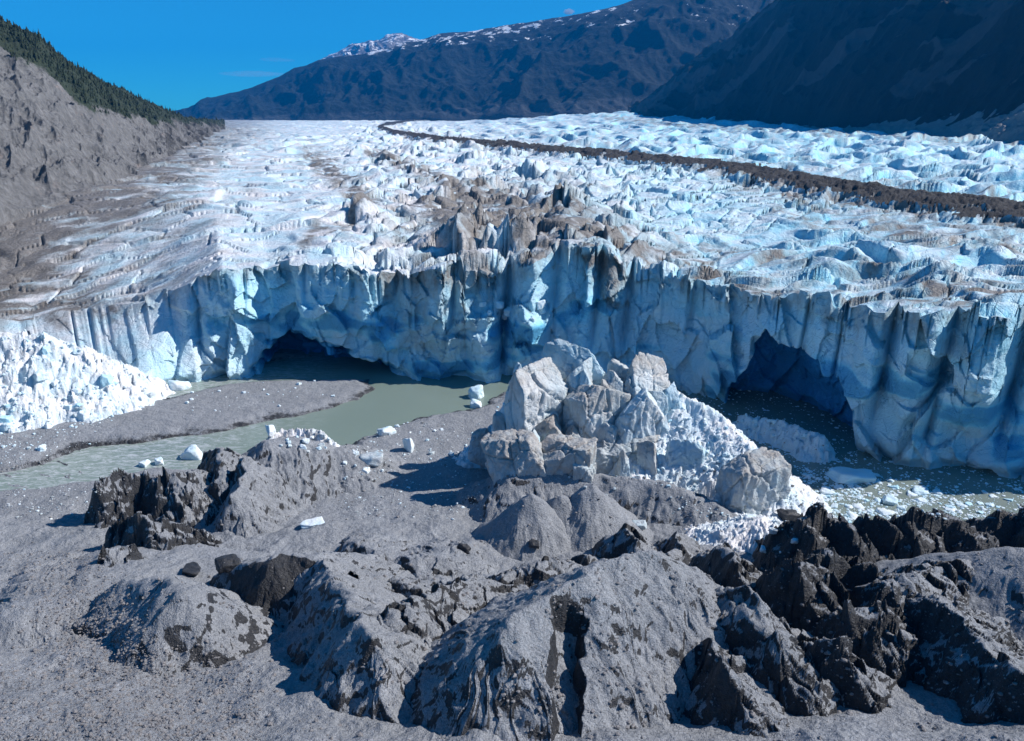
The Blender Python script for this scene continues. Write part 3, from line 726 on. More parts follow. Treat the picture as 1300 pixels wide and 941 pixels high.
# ---- right middle
mound('block_a', [(918, 690, 780), (938, 716, 800)], 1.0, 2.2, .3, seed=21, facet=.55, gully=.8)
mound('block_b', [(936, 742, 850), (985, 806, 880)], 1.0, 1.6, .4, seed=22, facet=.5, gully=.9)
mound('block_c', [(905, 812, 880), (920, 845, 905)], .9, 2.2, .3, seed=23, facet=.5)
# ---- right group
mound('rock_a', [(1020, 656, 752), (1046, 648, 742), (1068, 664, 752)], .95, 2.4, .5, seed=24, facet=1.1, gully=.7)
mound('rock_f', [(1005, 716, 815), (1050, 700, 800), (1105, 722, 806)], .95, 2.4, .5, seed=65, facet=.8, gully=.7)
mound('rock_b', [(1090, 664, 730), (1128, 670, 740)], .9, 2.0, .5, seed=25, facet=1.0)
mound('rock_c', [(1150, 664, 742), (1192, 652, 735), (1222, 664, 740)], .9, 2.6, .6, seed=26, facet=1.0, gully=.6)
mound('rock_d', [(1255, 654, 700), (1284, 652, 700)], .9, 1.8, .3, seed=27, facet=.6)
mound('rock_e', [(1330, 640, 710), (1400, 636, 710)], .9, 1.8, .4, seed=28, facet=.7)
mound('smooth_right', [(1290, 700, 800), (1420, 706, 820), (1600, 720, 840)], .78, .62, 2.5, sdir=190, seed=29, facet=.04, gully=.2, warp=.5)
mound('rib', [(1120, 742, 822), (1190, 722, 806), (1250, 712, 794)], .7, 1.9, .4, seed=30, facet=.5, gully=.9)
mound('rib2', [(1195, 760, 840), (1240, 800, 870), (1290, 850, 905)], .6, 1.6, .3, seed=31, facet=.4, gully=.9)
mound('lowshard', [(1085, 775, 850), (1120, 770, 845)], 1.0, 2.0, .2, seed=32, facet=.8, gully=.8)
mound('lowshard2', [(1040, 812, 870), (1062, 822, 880)], .9, 1.8, .2, seed=33, facet=.6)
# ---- ridge carrying the stranded ice and its talus cones
mound('berg_hill', [(660, 596, 640), (700, 600, 640), (760, 604, 640), (840, 612, 650), (905, 640, 664)], .62, .80, 1.5, sdir=260, seed=34, facet=.12, gully=.4)
mound('talus_a', [(675, 627, 684)], .92, .92, .35, seed=35, gully=.22, cone_gully=30, warp=.7, rough=.12)
mound('talus_b', [(713, 628, 678)], .92, .92, .35, seed=36, gully=.22, cone_gully=30, warp=.7, rough=.12)
mound('talus_c', [(749, 615, 676)], .88, .88, .35, seed=37, gully=.22, cone_gully=30, warp=.7, rough=.12)
# ---- heaps of broken ice
mound('avalanche', [(-420, 440, 520), (-150, 428, 515), (0, 424, 510), (56, 424, 508), (100, 440, 506)], .80, .80, 2.0, sdir=270, seed=50, facet=.55, fsz=4.2, gully=.8, rough=.55)
mound('berg_slope', [(846, 492, 592), (905, 520, 604), (960, 572, 622), (985, 612, 650)], .78, .78, .8, seed=51, facet=.26, fsz=1.7, gully=.5, rough=.5)
mound('berg_back', [(652, 498, 585), (625, 540, 582), (598, 570, 586)], .9, .9, .8, seed=52, facet=.45, fsz=2.0, gully=.7, rough=.5)
mound('cap_ice', [(346, 552, 592), (372, 544, 590), (404, 546, 592), (424, 562, 594)], 1.2, 1.2, .5, seed=53, facet=.40, fsz=1.4, gully=.5, rough=.4)
mound('foot_heap', [(945, 528, 538), (990, 534, 550), (1036, 550, 568)], 1.1, 1.1, .6, seed=54, facet=.5, fsz=2.0, gully=.5, rough=.5)
mound('brash_heap', [(935, 668, 690), (962, 660, 690), (985, 668, 694)], .45, .45, .8, seed=55, facet=.22, fsz=.9, gully=.4, rough=.4)
ice_white = mat_ice('broken_ice', 2.2, (.42, .70, .82), (.83, .82, .82))
IC = dict(ice=True, mat=ice_white, name='ice_heap', cat='ice heap', group='heaps of broken ice')
specs = {
 'fin': (.05, 1.5, 'thin pointed gravel spire standing over the river bank at the left'),
 'fin2': (0, 1.9, 'pale fin shaped gravel blade just right of the thin dark spire'),
 'leftdark': (.15, 1.25, 'dark jagged mound at the left end of the group by the river'),
 'leftmid': (.05, 1.4, 'gullied grey mound between the dark jagged mound and the thin spire'),
 'leftlow': (.2, 1.3, 'low broken dark mound below the jagged mound by the river'),
 'small_peak': (.05, 1.3, 'small pale gravel peak below the river bank mounds'),
 'front_left': (.3, 1.3, 'small black lump of a mound beside the smooth gravel flat at the left'),
 'icecap_hill': (.05, 1.3, 'broad gravel hill capped with a heap of dirty white ice'),
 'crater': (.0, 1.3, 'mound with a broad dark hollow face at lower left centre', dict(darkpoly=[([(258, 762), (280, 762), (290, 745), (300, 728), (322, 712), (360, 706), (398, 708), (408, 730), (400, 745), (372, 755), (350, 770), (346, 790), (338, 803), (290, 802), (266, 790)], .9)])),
 'shade_slope': (.08, 1.2, 'bluish stony slope between the gravel flat and the dark hollow'),
 'front_centre': (.0, 1.3, 'hummocky grey mound with a dark hole at the bottom centre'),
 'pale_ridge': (.0, 1.4, 'pale smooth ridge running down to the right of the dark hollow'),
 'hummock_a': (.1, 1.1, 'low gravel hummock in the middle flat below the stranded ice'),
 'hummock_b': (.1, 1.1, 'low hummock on the flat right of the top of the dark hollow'),
 'hummock_c': (.1, 1.1, 'tiny hummock on the flat left of the smooth gravel cones'),
 'hummock_d': (.0, 1.3, 'low smooth swell in the stone field at the lower left'),
 'low_ridge': (.1, 1.2, 'low gravel step with a dark crack in the middle of the flat'),
 'dark_wedge': (.2, 1.3, 'dark wedge shaped mound leaning behind the big grey cone'),
 'big_cone': (.0, 1.35, 'big grey striated cone of gravel at the bottom centre'),
 'peak_behind': (.1, 1.25, 'small rough peak behind the top of the big grey cone'),
 'shark': (.0, 1.3, 'small curved fin of gravel right of the big cone top'),
 'small_knob': (.2, 1.2, 'small dark knob on the left shoulder of the big grey cone'),
 'block_a': (.15, 1.5, 'dark steep mound just right of the big grey cone'),
 'block_b': (.05, 1.5, 'grey faceted mound with a black shaded flank at the foot of the big cone'),
 'block_c': (.15, 1.3, 'small dark broken mound at the bottom right of the big cone'),
 'rock_a': (.40, 1.0, 'tall black rocky mound at the near edge of the ice filled lake'),  # raised base value also paints the hollow's shade into the dark rock
 'rock_f': (.42, 1.0, 'large black mound in deep shade below the one at the lake edge'),  # base value paints deep shade into the mound's colour
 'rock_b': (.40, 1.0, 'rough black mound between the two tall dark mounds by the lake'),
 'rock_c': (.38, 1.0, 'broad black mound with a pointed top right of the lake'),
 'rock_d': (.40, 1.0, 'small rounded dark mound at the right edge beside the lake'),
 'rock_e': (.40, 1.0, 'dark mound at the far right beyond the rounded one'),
 'smooth_right': (.0, 1.0, 'broad smooth bluish grey mound filling the lower right corner'),
 'rib': (.1, 1.2, 'sharp wavy ridge on the left flank of the smooth lower right mound'),
 'rib2': (.08, 1.2, 'sharp rib running down to the bottom edge in the lower right'),
 'lowshard': (.2, 1.3, 'broken jagged shards of dirty ice in the black hollow at lower right'),
 'lowshard2': (.1, 1.3, 'small pale tipped shard at the bottom of the black hollow'),
 'berg_hill': (.05, 1.3, 'hummocky gravel hill under the stranded block of ice'),
 'avalanche': (0, 9, 'wide fan of white broken ice fallen in front of the left end of the cliff', dict(IC, dirt=.12, fresh=.08)),
 'berg_slope': (0, 9, '', dict(IC, name='rubble_slope', part=True, dirt=.03, fresh=.0)),
 'berg_back': (0, 9, '', dict(IC, name='rubble_slope', part=True, dirt=.1, fresh=.35)),  # fresh value paints the blue of the shade into this rubble
 'cap_ice': (0, 9, 'lumpy dirty white ice lying on top of the broad gravel hill', dict(IC, dirt=.38, fresh=.0)),
 'foot_heap': (0, 9, 'shaded blue heap of fallen ice in front of the dark blue scar in the cliff', dict(IC, dirt=.0, fresh=.6)),  # blue of the shade is put into the heap's colour through fresh
 'brash_heap': (0, 9, 'low patch of small white ice pieces between the stranded ice and the black mounds', dict(IC, dirt=.05, fresh=.0)),
 'talus_a': (.0, 3, 'leftmost of the three smooth gravel cones below the stranded ice'),
 'talus_b': (.0, 3, 'middle one of the three smooth gravel cones below the stranded ice'),
 'talus_c': (.0, 3, 'rightmost of the three smooth gravel cones below the stranded ice'),
}
mounds = finish_mounds(specs, gravel)
gz_ok = np.ones(GX.shape, bool)
near_w = ss(.3, -.5, wat)
gq = proj(GX, GY, GZ)
gwet_shade = np.clip(.7 * ss(0, 14, sdf(gq[0], gq[1], [(985, 700), (1110, 690), (1180, 740), (1160, 860), (1000, 900)])) + .42 * ss(-5, -.4, wat) * ss(150, 190, GY) + .28 * ss(195, 230, GY) * (.5 + .8 * fbm(GX / 16, GY / 5, 4, 351)), 0, .62)  # polygon term paints the lower-right hollow's shade; the other terms are damp ground
ground = grid_mesh('gravel_plain', GX, GY, GZ, None, gravel, None, {'wet_shade': gwet_shade})
tag(ground, 'grey gravel plain with braided banks in front of the ice cliff', None, None, 'structure')
# ---- water
def sheet(name, poly, z, mat, label, nx=160, ny=120, cells=None):
    xs = [p[0] for p in poly]; ys = [p[1] for p in poly]
    X, Y = np.meshgrid(np.linspace(min(xs), max(xs), nx), np.linspace(min(ys), max(ys), ny), indexing='ij')
    m = sdf(X, Y, poly) > -4
    o = grid_mesh(name, X, Y, np.full(X.shape, z), m[:-1, :-1], mat, None, None); tag(o, label, None, None, 'structure'); return o
n = N('river_water')
xr = n.t.nodes.new('ShaderNodeSeparateXYZ'); n.lk(n.pos, xr.inputs[0])
rapid = n.ramp(n.math('MULTIPLY', xr.outputs[0], -1.0), [(.0, 0), (1, 1)])
mr = n.t.nodes.new('ShaderNodeMapRange'); mr.inputs[1].default_value = -62; mr.inputs[2].default_value = -105; n.lk(xr.outputs[0], mr.inputs[0])
foam = n.noise(.55, 9, .78, n.scale(n.pos, (.45, 1.4, 1), (0, 0, -.35)), dist=1.2)
ff = n.math('MULTIPLY', n.ramp(foam, [(.46, 0), (.62, 1)]), mr.outputs[0])
col = n.mix(n.noise(.05, 3, .5), (.17, .225, .19), (.21, .265, .225))
col = n.mix(ff, col, (.5, .53, .54))
river_mat = n.done(col, .22, n.bump(n.noise(.8, 8, .7, n.scale(n.pos, (.5, 1.2, 1), (0, 0, -.35)), dist=.8), .10, .45), IOR=1.33)
sheet('river', [(p[0], p[1]) for p in [on_plane(a, b) for a, b in [(-420, 680), (-200, 560), (0, 480), (300, 435), (700, 435), (720, 500), (500, 560), (400, 640), (-420, 760)]]], 0.0, river_mat, 'milky green meltwater river and pool below the ice cliff')
n = N('lake_water')
col = n.mix(n.noise(.2, 5, .6), (.15, .19, .16), (.24, .28, .25))
lake_mat = n.done(col, .18, n.bump(n.noise(2.0, 4, .6), .05, .4), IOR=1.33)
sheet('lake', [(p[0], p[1]) for p in [on_plane(a, b) for a, b in [(760, 445), (900, 450), (1300, 540), (1900, 600), (2000, 760), (1300, 720), (950, 680), (760, 520)]]], 0.0, lake_mat, 'lake packed with broken ice at the foot of the cliff')
# ------------------------------------------------------------------ blocks of ice and rock
import bmesh
_ico = {}
def ico(n):
    if n not in _ico:
        bm = bmesh.new(); bmesh.ops.create_icosphere(bm, subdivisions=n, radius=1)
        V = np.array([v.co[:] for v in bm.verts]); F = np.array([[v.index for v in f.verts] for f in bm.faces]); bm.free()
        _ico[n] = (V / np.linalg.norm(V, axis=1)[:, None], F)
    return _ico[n]
def worley3(x, y, z, seed=0):
    xi, yi, zi = np.floor(x), np.floor(y), np.floor(z)
    f1 = np.full(x.shape, 9.); f2 = f1.copy(); rr = np.zeros_like(f1)
    for a in (-1, 0, 1):
        for b in (-1, 0, 1):
            for c in (-1, 0, 1):
                cx, cy, cz = xi + a, yi + b, zi + c
                d = np.sqrt((x - cx - _h(cx, cy, seed, cz)) ** 2 + (y - cy - _h(cx, cy, seed + 1, cz)) ** 2 + (z - cz - _h(cx, cy, seed + 2, cz)) ** 2)
                m = d < f1; f2 = np.where(m, f1, np.minimum(f2, d)); rr = np.where(m, _h(cx, cy, seed + 3, cz), rr); f1 = np.where(m, d, f1)
    return rr, f2 - f1
def hull(n, seed, k=11, box=True, cut=(.72, 1.0), jag=False):
    """unit faceted polyhedron on a sphere grid"""
    r = np.random.RandomState(seed); V, F = ico(n)
    if box:
        nr = [np.array(v, float) + r.normal(0, .12, 3) * (2.6 if v[2] > 0 else 1) for v in ((1,0,0),(-1,0,0),(0,1,0),(0,-1,0),(0,0,1),(0,0,-1))]; dd = list(r.uniform(.72, .9, 6))
    else: nr = []; dd = []
    if jag:
        for _ in range(4): nr.append(np.array([r.normal(0, .5), r.normal(0, .4), 1.])); dd.append(r.uniform(.66, .92))
    for _ in range(k):
        nr.append(r.normal(0, 1, 3)); dd.append(r.uniform(*cut))
    nr = np.array(nr); nr /= np.linalg.norm(nr, axis=1)[:, None]; dd = np.array(dd)
    c = V @ nr.T
    rad = np.where(c > .05, dd[None, :] / np.maximum(c, .05), 9).min(1)
    return V * np.minimum(rad, 1.5)[:, None], F
def block_mesh(name, n, seed, size, mat=None, k=11, rough=.10, stri=0.0, dirt=.2, fresh=.2, topdirt=0., cut=(.72, 1.0), taper=0., lean=(0, 0), smooth=True, freq=1.0, jag=False):
    V, F = hull(n, seed, k, True, cut, jag)
    V = V * np.array(size) * .5 / .8
    if taper: V[:, :2] *= (1 - taper * (V[:, 2:3] / size[2] + .5))
    V[:, 0] += lean[0] * (V[:, 2] + size[2] * .5); V[:, 1] += lean[1] * (V[:, 2] + size[2] * .5)
    nrm = V / np.maximum(np.linalg.norm(V / np.array(size), axis=1)[:, None], 1e-4) / np.array(size)
    nrm /= np.linalg.norm(nrm, axis=1)[:, None]
    s = min(size); o = seed * 7.3
    x, y, z = V.T
    f = freq
    d = rough * s * (fbm3(x / s * 2 * f + o, y / s * 2 * f, z / s * 1.6 * f, 4, seed) + .5 * (np.abs(fbm3(x / s * 1.1 * f + o, y / s * 1.1 * f, z / s * .7 * f, 3, seed + 1)) * -2 + .4))
    if stri:
        side = 1 - nrm[:, 2] ** 2
        wz = .5 * vn3(x / s * 1.5, y / s * 1.5, z / s, seed + 8)
        d = d + .8 * stri * s * side * (ridged(x / s * 1.9 + o + wz, y / s * 1.9 + z / s * .3 + wz, 4, seed + 3) - .4)
        rr_, ee = worley3(x / s * 1.5 + o + .3 * wz, y / s * 1.5, z / s * 1.0 + .3 * wz, seed + 9)
        d = d + stri * s * (.8 * (rr_ - .5) - .7 * (1 - ss(0, .055, ee)))
        rr_, ee = worley3(x / s * 4. + o, y / s * 4. + wz, z / s * 3.0, seed + 12)
        d = d + stri * s * (.22 * (rr_ - .5) - .18 * (1 - ss(0, .08, ee)))
    V = V + nrm * d[:, None]
    hz = (V[:, 2] - V[:, 2].min()) / max(np.ptp(V[:, 2]), 1e-3)
    at = {'dirt': np.clip(dirt + topdirt * ss(.55, .95, hz + .2 * fbm3(x / s * 2 + o, y / s * 2, z / s * 2, 3, seed + 5)), 0, 1), 'fresh': np.full(len(V), fresh), 'wet_shade': np.full(len(V), dirt)}
    return V, F, at
def base_hit(px, row):
    """point on the ground / mounds seen at a pixel"""
    x, y, w_ = ray(px, row)
    js = np.arange(len(Rg[0])); Ys = Rg[0]; s = x / y
    i = int(np.clip(np.searchsorted(Sg[:, 0], s), 0, NC - 1))
    zr_ = HC + w_ / y * Ys
    top = np.maximum(TOP[i], 0)
    b = np.argwhere(zr_ <= top)
    j = int(b[0, 0]) if len(b) else len(Ys) - 1
    return s * Ys[j], Ys[j], float(top[j])
def ground_z(X, Y):
    s = X / Y
    i = np.clip(np.searchsorted(Sg[:, 0], s), 0, NC - 1); j = np.clip(np.searchsorted(Rg[0], Y), 0, Rg.shape[1] - 1)
    return np.maximum(TOP[i, j], -.05), TOP[i, j] < 0
# ---- the stranded ice mass
berg_ice = mat_ice('stranded_ice', 1.7, (.30, .62, .78), (.80, .79, .77), (.17, .155, .14), (.56, .52, .475))
bX, bY, bZ = hit(745, 630)
berg = tag(empty('stranded_iceberg', (bX, bY, bZ)), 'great stranded block of dirty cracked ice towers with a white rubble slope', 'iceberg')
def parent_keep(o, root):
    o.parent = root; o.matrix_parent_inverse = __import__('mathutils').Matrix.Translation(-root.location); return o
for k in ('berg_slope', 'berg_back'):
    if k in mounds: parent_keep(mounds[k], berg)
mounds['berg_slope']['label'] = 'bright white slope of crushed ice on the right side'
mounds['berg_back']['label'] = 'shaded blue slope of ice rubble on the left side'
def tower(px, wpx, top, foot, base, dpt, seed, name='ice_tower', lean=(0, 0), root=None, sub=5, rot=0., **kw):
    """px centre, width px, crest row, foot row (visible), base row = where it stands on the plain"""
    X, Y, Z = hit(px, base)
    dep_ = Y * cT + (HC - 20) * sT
    wd = wpx * dep_ / FPX
    z1 = at_dist(px, top, Y)[2]; z0 = max(at_dist(px, foot, Y)[2], -1.5)
    size = (wd, dpt, z1 - z0)
    V, F, at = block_mesh(name, sub, seed, size, lean=lean, **kw)
    if rot: 
        c, s = math.cos(rot), math.sin(rot); V = V @ np.array([[c, s, 0], [-s, c, 0], [0, 0, 1]])
    Xc = X - lean[0] * size[2] * .5
    o = mesh_np(name, V + np.array([0, 0, size[2] * .5]), F, kw.get('mat') or berg_ice, None, at, True)
    o.location = (Xc, Y, z0)
    if root: parent_keep(o, root)
    return o
TW = dict(k=9, rough=.04, stri=.13, root=berg, cut=(.88, 1.12), jag=True)
def T(*a, **k): d_ = dict(TW); d_.update(k); return tower(*a, **d_)
T(678, 74, 466, 604, 600, 11, 101, cut=(.84, 1.1), dirt=.22, topdirt=.45, fresh=.15, sub=6, rot=.6)
T(657, 17, 462, 560, 598, 4, 102, dirt=.15, fresh=.35, taper=.3)
T(693, 26, 470, 560, 594, 6, 103, dirt=.35, topdirt=.4, fresh=.1)
T(663, 26, 508, 575, 604, 4, 104, dirt=.32, fresh=.1)
T(727, 84, 443, 520, 588, 5, 105, dirt=.12, topdirt=.35, fresh=.45, sub=6, lean=(-.05, 0), name='ice_ridge', rot=-.2)
T(730, 32, 464, 560, 599, 5, 106, dirt=.25, topdirt=.3, fresh=.3, lean=(.18, 0), rot=.4)
T(754, 70, 482, 600, 603, 10, 107, cut=(.84, 1.1), dirt=.34, topdirt=.4, fresh=.1, sub=6, rot=.5)
T(775, 24, 472, 570, 600, 6, 108, dirt=.36, topdirt=.3, fresh=.1)
T(777, 26, 459, 520, 588, 5, 109, dirt=.25, topdirt=.3, fresh=.3)
T(815, 62, 474, 560, 596, 9, 110, cut=(.84, 1.1), dirt=.34, topdirt=.45, fresh=.12, sub=6, lean=(.10, 0), rot=.6, jag=False)
T(806, 56, 506, 600, 606, 7, 111, dirt=.32, fresh=.15, sub=6, rot=.4)
T(847, 18, 490, 560, 600, 4, 112, dirt=.05, fresh=.45)
T(788, 100, 553, 612, 613, 7, 113, cut=(.86, 1.1), dirt=.42, topdirt=.3, fresh=.2, name='ice_ledge', sub=6)
T(692, 36, 530, 590, 612, 6, 114, dirt=.55, topdirt=.4, fresh=.1, name='ice_ledge')
T(660, 66, 550, 648, 632, 9, 115, cut=(.86, 1.1), dirt=.62, topdirt=.2, fresh=.2, sub=6, lean=(-.22, 0), name='dirty_ice_block', taper=-.35)
T(714, 64, 556, 646, 634, 8, 116, cut=(.86, 1.1), dirt=.64, topdirt=.2, fresh=.2, sub=6, lean=(.05, 0), name='dirty_ice_block', taper=-.3)
T(738, 24, 582, 636, 640, 4, 117, dirt=.6, fresh=.3, name='dirty_ice_block')
T(646, 22, 588, 636, 634, 3.5, 118, dirt=.10, fresh=.8, name='ice_tower', lean=(-.3, 0))
T(950, 66, 580, 664, 652, 8, 119, cut=(.84, 1.1), dirt=.45, topdirt=.35, fresh=.3, sub=6, lean=(.12, 0), name='dirty_ice_block', rot=.3)
T(925, 24, 600, 660, 652, 4, 120, dirt=.6, fresh=.2, name='dirty_ice_block')
T(868, 50, 560, 614, 622, 3, 121, dirt=.05, fresh=.5, name='ice_tower', stri=.25)
for k_, (a_, w_, t_, f_, b_) in enumerate([(703, 14, 478, 540, 600), (740, 16, 470, 520, 599), (766, 12, 482, 530, 602), (795, 14, 480, 530, 600), (830, 20, 492, 560, 603), (651, 14, 492, 560, 602), (634, 26, 520, 590, 600),
        (700, 20, 548, 596, 615), (728, 22, 540, 590, 614), (768, 26, 536, 590, 612), (836, 22, 530, 580, 608), (820, 26, 560, 612, 622), (745, 20, 588, 622, 628), (676, 18, 545, 590, 622), (612, 30, 545, 590, 596), (790, 18, 574, 616, 626), (700, 16, 600, 640, 640), (632, 20, 560, 600, 606)]):
    T(a_, w_, t_, f_, b_, 4, 130 + k_, dirt=(.35, .15, .5)[k_ % 3], topdirt=.3, fresh=(.15, .4, .1)[k_ % 3], name='ice_shard', sub=5, lean=(rnd.uniform(-.2, .2), 0), rot=rnd.uniform(-.6, .6), taper=rnd.uniform(0, .45))
# ---- scattered pieces: shared meshes, one object each
stone_m = mat_gravel('stone', (.30, .29, .29), .5)
chunk_ice = mat_ice('ice_piece', 4.0, (.40, .74, .88), (.84, .87, .88))
def variants(name, n, seeds, mat, **kw):
    out = []
    for s in seeds:
        r = np.random.RandomState(s + 900); V, F, at = block_mesh(name, n, s, (1, r.uniform(.7, 1.0), r.uniform(.55, .8)), None, k=8, **kw)
        o = mesh_np(name, V, F, mat, None, at, True); out.append(o.data); bpy.data.objects.remove(o)
    return out
VI = variants('ice_chunk', 4, range(200, 208), chunk_ice, rough=.16, dirt=.05, fresh=.10)
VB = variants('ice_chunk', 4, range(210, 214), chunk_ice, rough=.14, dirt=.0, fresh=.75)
VD = variants('ice_chunk', 4, range(220, 224), chunk_ice, rough=.16, dirt=.5, fresh=.05)
VS = variants('boulder', 4, range(230, 238), stone_m, rough=.14, dirt=.1)
VK = variants('boulder', 4, range(240, 244), stone_m, rough=.14, dirt=.7)
def put(name, me, X, Y, Z, s, label, cat, group=None, flat=1.0, rz=None, tilt=.2):
    o = bpy.data.objects.new(name, me); C.objects.link(o)
    o.location = (X, Y, Z); o.scale = (s, s * rnd.uniform(.8, 1.1), s * flat)
    o.rotation_euler = (rnd.uniform(-tilt, tilt), rnd.uniform(-tilt, tilt), rnd.uniform(0, 6.28) if rz is None else rz)
    return tag(o, label, cat, group)
def scatter(poly, n, smin, smax, ms, name, label, cat, group, sink=.25, flat=1.0, power=2.2, water=None):
    xs = [p[0] for p in poly]; ys = [p[1] for p in poly]; k = 0; tries = 0
    while k < n and tries < n * 60:
        tries += 1
        px, py = rnd.uniform(min(xs), max(xs)), rnd.uniform(min(ys), max(ys))
        if not inside(np.array([px]), np.array([py]), poly)[0]: continue
        X, Y, Z = base_hit(px, py)
        g, wtr = ground_z(np.array([X]), np.array([Y]))
        if water is not None and bool(wtr[0]) != water: continue
        s = smin * (smax / smin) ** (rnd.random() ** power)
        h = s * flat
        put(name, rnd.choice(ms), X, Y, (0.0 if wtr[0] else float(g[0])) + h * (.32 - sink), s, label, cat, group, flat)
        k += 1
    return k
def one(px, row, wpx, ms, name, label, cat, flat=1.0, rz=None, group=None, up=.22, tilt=.15):
    X, Y, Z = base_hit(px, row); s = wpx * (Y * cT + (HC - Z) * sT) / FPX
    return put(name, ms, X, Y, max(Z, 0) + s * flat * up, s, label, cat, group, flat, rz, tilt)
G1 = 'ice pieces around the milky pool'
scatter([(455, 562), (500, 540), (560, 545), (600, 560), (560, 590), (500, 600), (440, 612), (425, 585)], 50, .35, 2.4, VI + VI + VD, 'ice_chunk', 'small white ice piece on the gravel beside the milky pool', 'ice chunk', G1)
scatter([(330, 484), (420, 482), (465, 488), (440, 502), (330, 520), (240, 525), (230, 500)], 32, .35, 1.8, VI, 'ice_chunk', 'small white ice piece on the gravel bar under the cliff', 'ice chunk', 'ice pieces on the gravel bar')
scatter([(100, 500), (190, 490), (200, 505), (140, 545), (60, 585), (0, 590), (0, 570), (90, 540)], 30, .5, 3.0, VI + VD, 'ice_chunk', 'white ice block at the foot of the fan of broken ice', 'ice chunk', 'ice blocks at the foot of the white fan')
scatter([(0, 425), (90, 425), (170, 490), (60, 560), (0, 570)], 40, .8, 4.2, VI + VI + VB, 'ice_chunk', 'white ice block lying on the fan of broken ice', 'ice chunk', 'ice blocks on the white fan')
scatter([(845, 500), (930, 540), (978, 600), (960, 620), (830, 600), (830, 540)], 42, .35, 2.0, VI + VI + VI + VB, 'ice_chunk', 'white ice piece on the bright rubble slope of the stranded ice', 'ice chunk', 'ice pieces on the rubble slope')
scatter([(595, 560), (640, 500), (648, 560), (640, 580), (600, 590)], 12, .7, 2.2, VI + VB, 'ice_chunk', 'shaded blue ice piece on the left slope of the stranded ice', 'ice chunk', 'ice pieces on the shaded slope')
scatter([(880, 640), (1000, 650), (1010, 690), (985, 715), (930, 700), (890, 670)], 28, .3, 1.5, VI + VI + VD, 'ice_chunk', 'small white ice piece between the stranded ice and the black mounds', 'ice chunk', 'ice pieces behind the black mounds')
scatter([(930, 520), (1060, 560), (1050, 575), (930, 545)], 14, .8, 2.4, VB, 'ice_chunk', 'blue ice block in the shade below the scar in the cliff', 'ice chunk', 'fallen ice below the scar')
scatter([(352, 552), (415, 552), (425, 575), (350, 575)], 14, .9, 2.0, VI + VD, 'ice_chunk', 'dirty white lump of ice on top of the broad gravel hill', 'ice chunk', 'ice lumps on the gravel hill')
scatter([(690, 590), (830, 590), (900, 650), (760, 640)], 14, .5, 1.6, VD + VK, 'ice_chunk', 'dirty lump of ice on the hill under the stranded ice', 'ice chunk', 'dirty lumps under the stranded ice')
one(605, 504, 20, VI[0], 'ice_chunk', 'upright white ice block standing at the right end of the milky pool', 'ice chunk', 1.1)
one(604, 517, 14, VI[1], 'ice_chunk', 'low white ice block just in front of the upright one by the pool', 'ice chunk', .8)
one(520, 572, 15, VI[2], 'ice_chunk', 'tall white ice block in the middle of the pieces on the shore', 'ice chunk', 1.5)
one(473, 588, 26, VD[0], 'ice_chunk', 'large dirty rounded ice block on the near shore of the pool', 'ice chunk', .8)
one(492, 551, 20, VI[3], 'ice_chunk', 'white ice block at the water edge of the milky pool', 'ice chunk', .7)
one(245, 581, 22, VI[4], 'ice_chunk', 'big rounded white ice block on the river bank behind the gravel spire', 'ice chunk', 1.0)
one(203, 589, 12, VI[5], 'ice_chunk', 'right one of two small white ice blocks on the river bank', 'ice chunk', 1.0)
one(184, 591, 13, VI[6], 'ice_chunk', 'left one of two small white ice blocks on the river bank', 'ice chunk', .8)
one(228, 494, 22, VI[7], 'ice_chunk', 'white ice slab grounded in the thin green channel under the cliff', 'ice chunk', .7)
one(397, 667, 26, VI[5], 'ice_chunk', 'long thin white splinter of ice lying on the gravel flat', 'ice chunk', .35, .35)
one(345, 551, 13, VI[2], 'ice_chunk', 'white boulder of ice at the left end of the ice capped hill', 'ice chunk', 1.2)
one(1080, 609, 46, VB[1], 'iceberg', 'long flat bright blue iceberg floating at the edge of the cliff shadow', 'iceberg', .38, .12, up=.2, tilt=.03)
one(1001, 660, 24, VK[1], 'boulder', 'dark rounded boulder beside the foot of the stranded ice', 'boulder', .95)
one(678, 694, 12, VK[2], 'boulder', 'small dark boulder between two smooth gravel cones', 'boulder', .9)
one(590, 700, 16, VK[0], 'boulder', 'dark boulder alone on the flat left of the gravel cones', 'boulder', .8)
one(290, 722, 26, VK[2], 'boulder', 'black angular boulder behind the mound with the dark hollow', 'boulder', 1.0)
one(244, 728, 30, VK[3], 'boulder', 'low black boulder on the flat left of the angular black one', 'boulder', .5)
one(812, 670, 16, VD[1], 'ice_chunk', 'pale dirty lump behind the small rough peak', 'ice chunk', .8)
# ---- floating ice in the lake
lit_p = [(985, 600), (1090, 598), (1180, 618), (1270, 645), (1330, 670), (1200, 690), (1100, 690), (1040, 680), (1000, 660), (975, 630)]
drk_p = [(880, 500), (960, 535), (1090, 580), (1180, 604), (1300, 610), (1300, 650), (1180, 618), (1080, 598), (985, 600), (930, 550)]
scatter(lit_p, 190, .5, 3.0, VI + VI + VB, 'ice_floe', 'white ice floe floating in the sunlit part of the lake', 'ice floe', 'floes in the sunlit lake', .32, .45, 2.6, True)
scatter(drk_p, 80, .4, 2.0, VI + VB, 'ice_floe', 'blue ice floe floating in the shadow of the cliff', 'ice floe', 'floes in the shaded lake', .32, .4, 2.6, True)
one(1050, 626, 18, VI[0], 'ice_floe', 'wide white floe left of centre in the sunlit lake', 'ice floe', .35, group='floes in the sunlit lake')
one(1168, 625, 19, VI[1], 'ice_floe', 'wide white floe near the right end of the sunlit lake', 'ice floe', .35, group='floes in the sunlit lake')
one(1128, 637, 20, VI[2], 'ice_floe', 'lumpy white floe in the middle of the sunlit lake', 'ice floe', .5, group='floes in the sunlit lake')
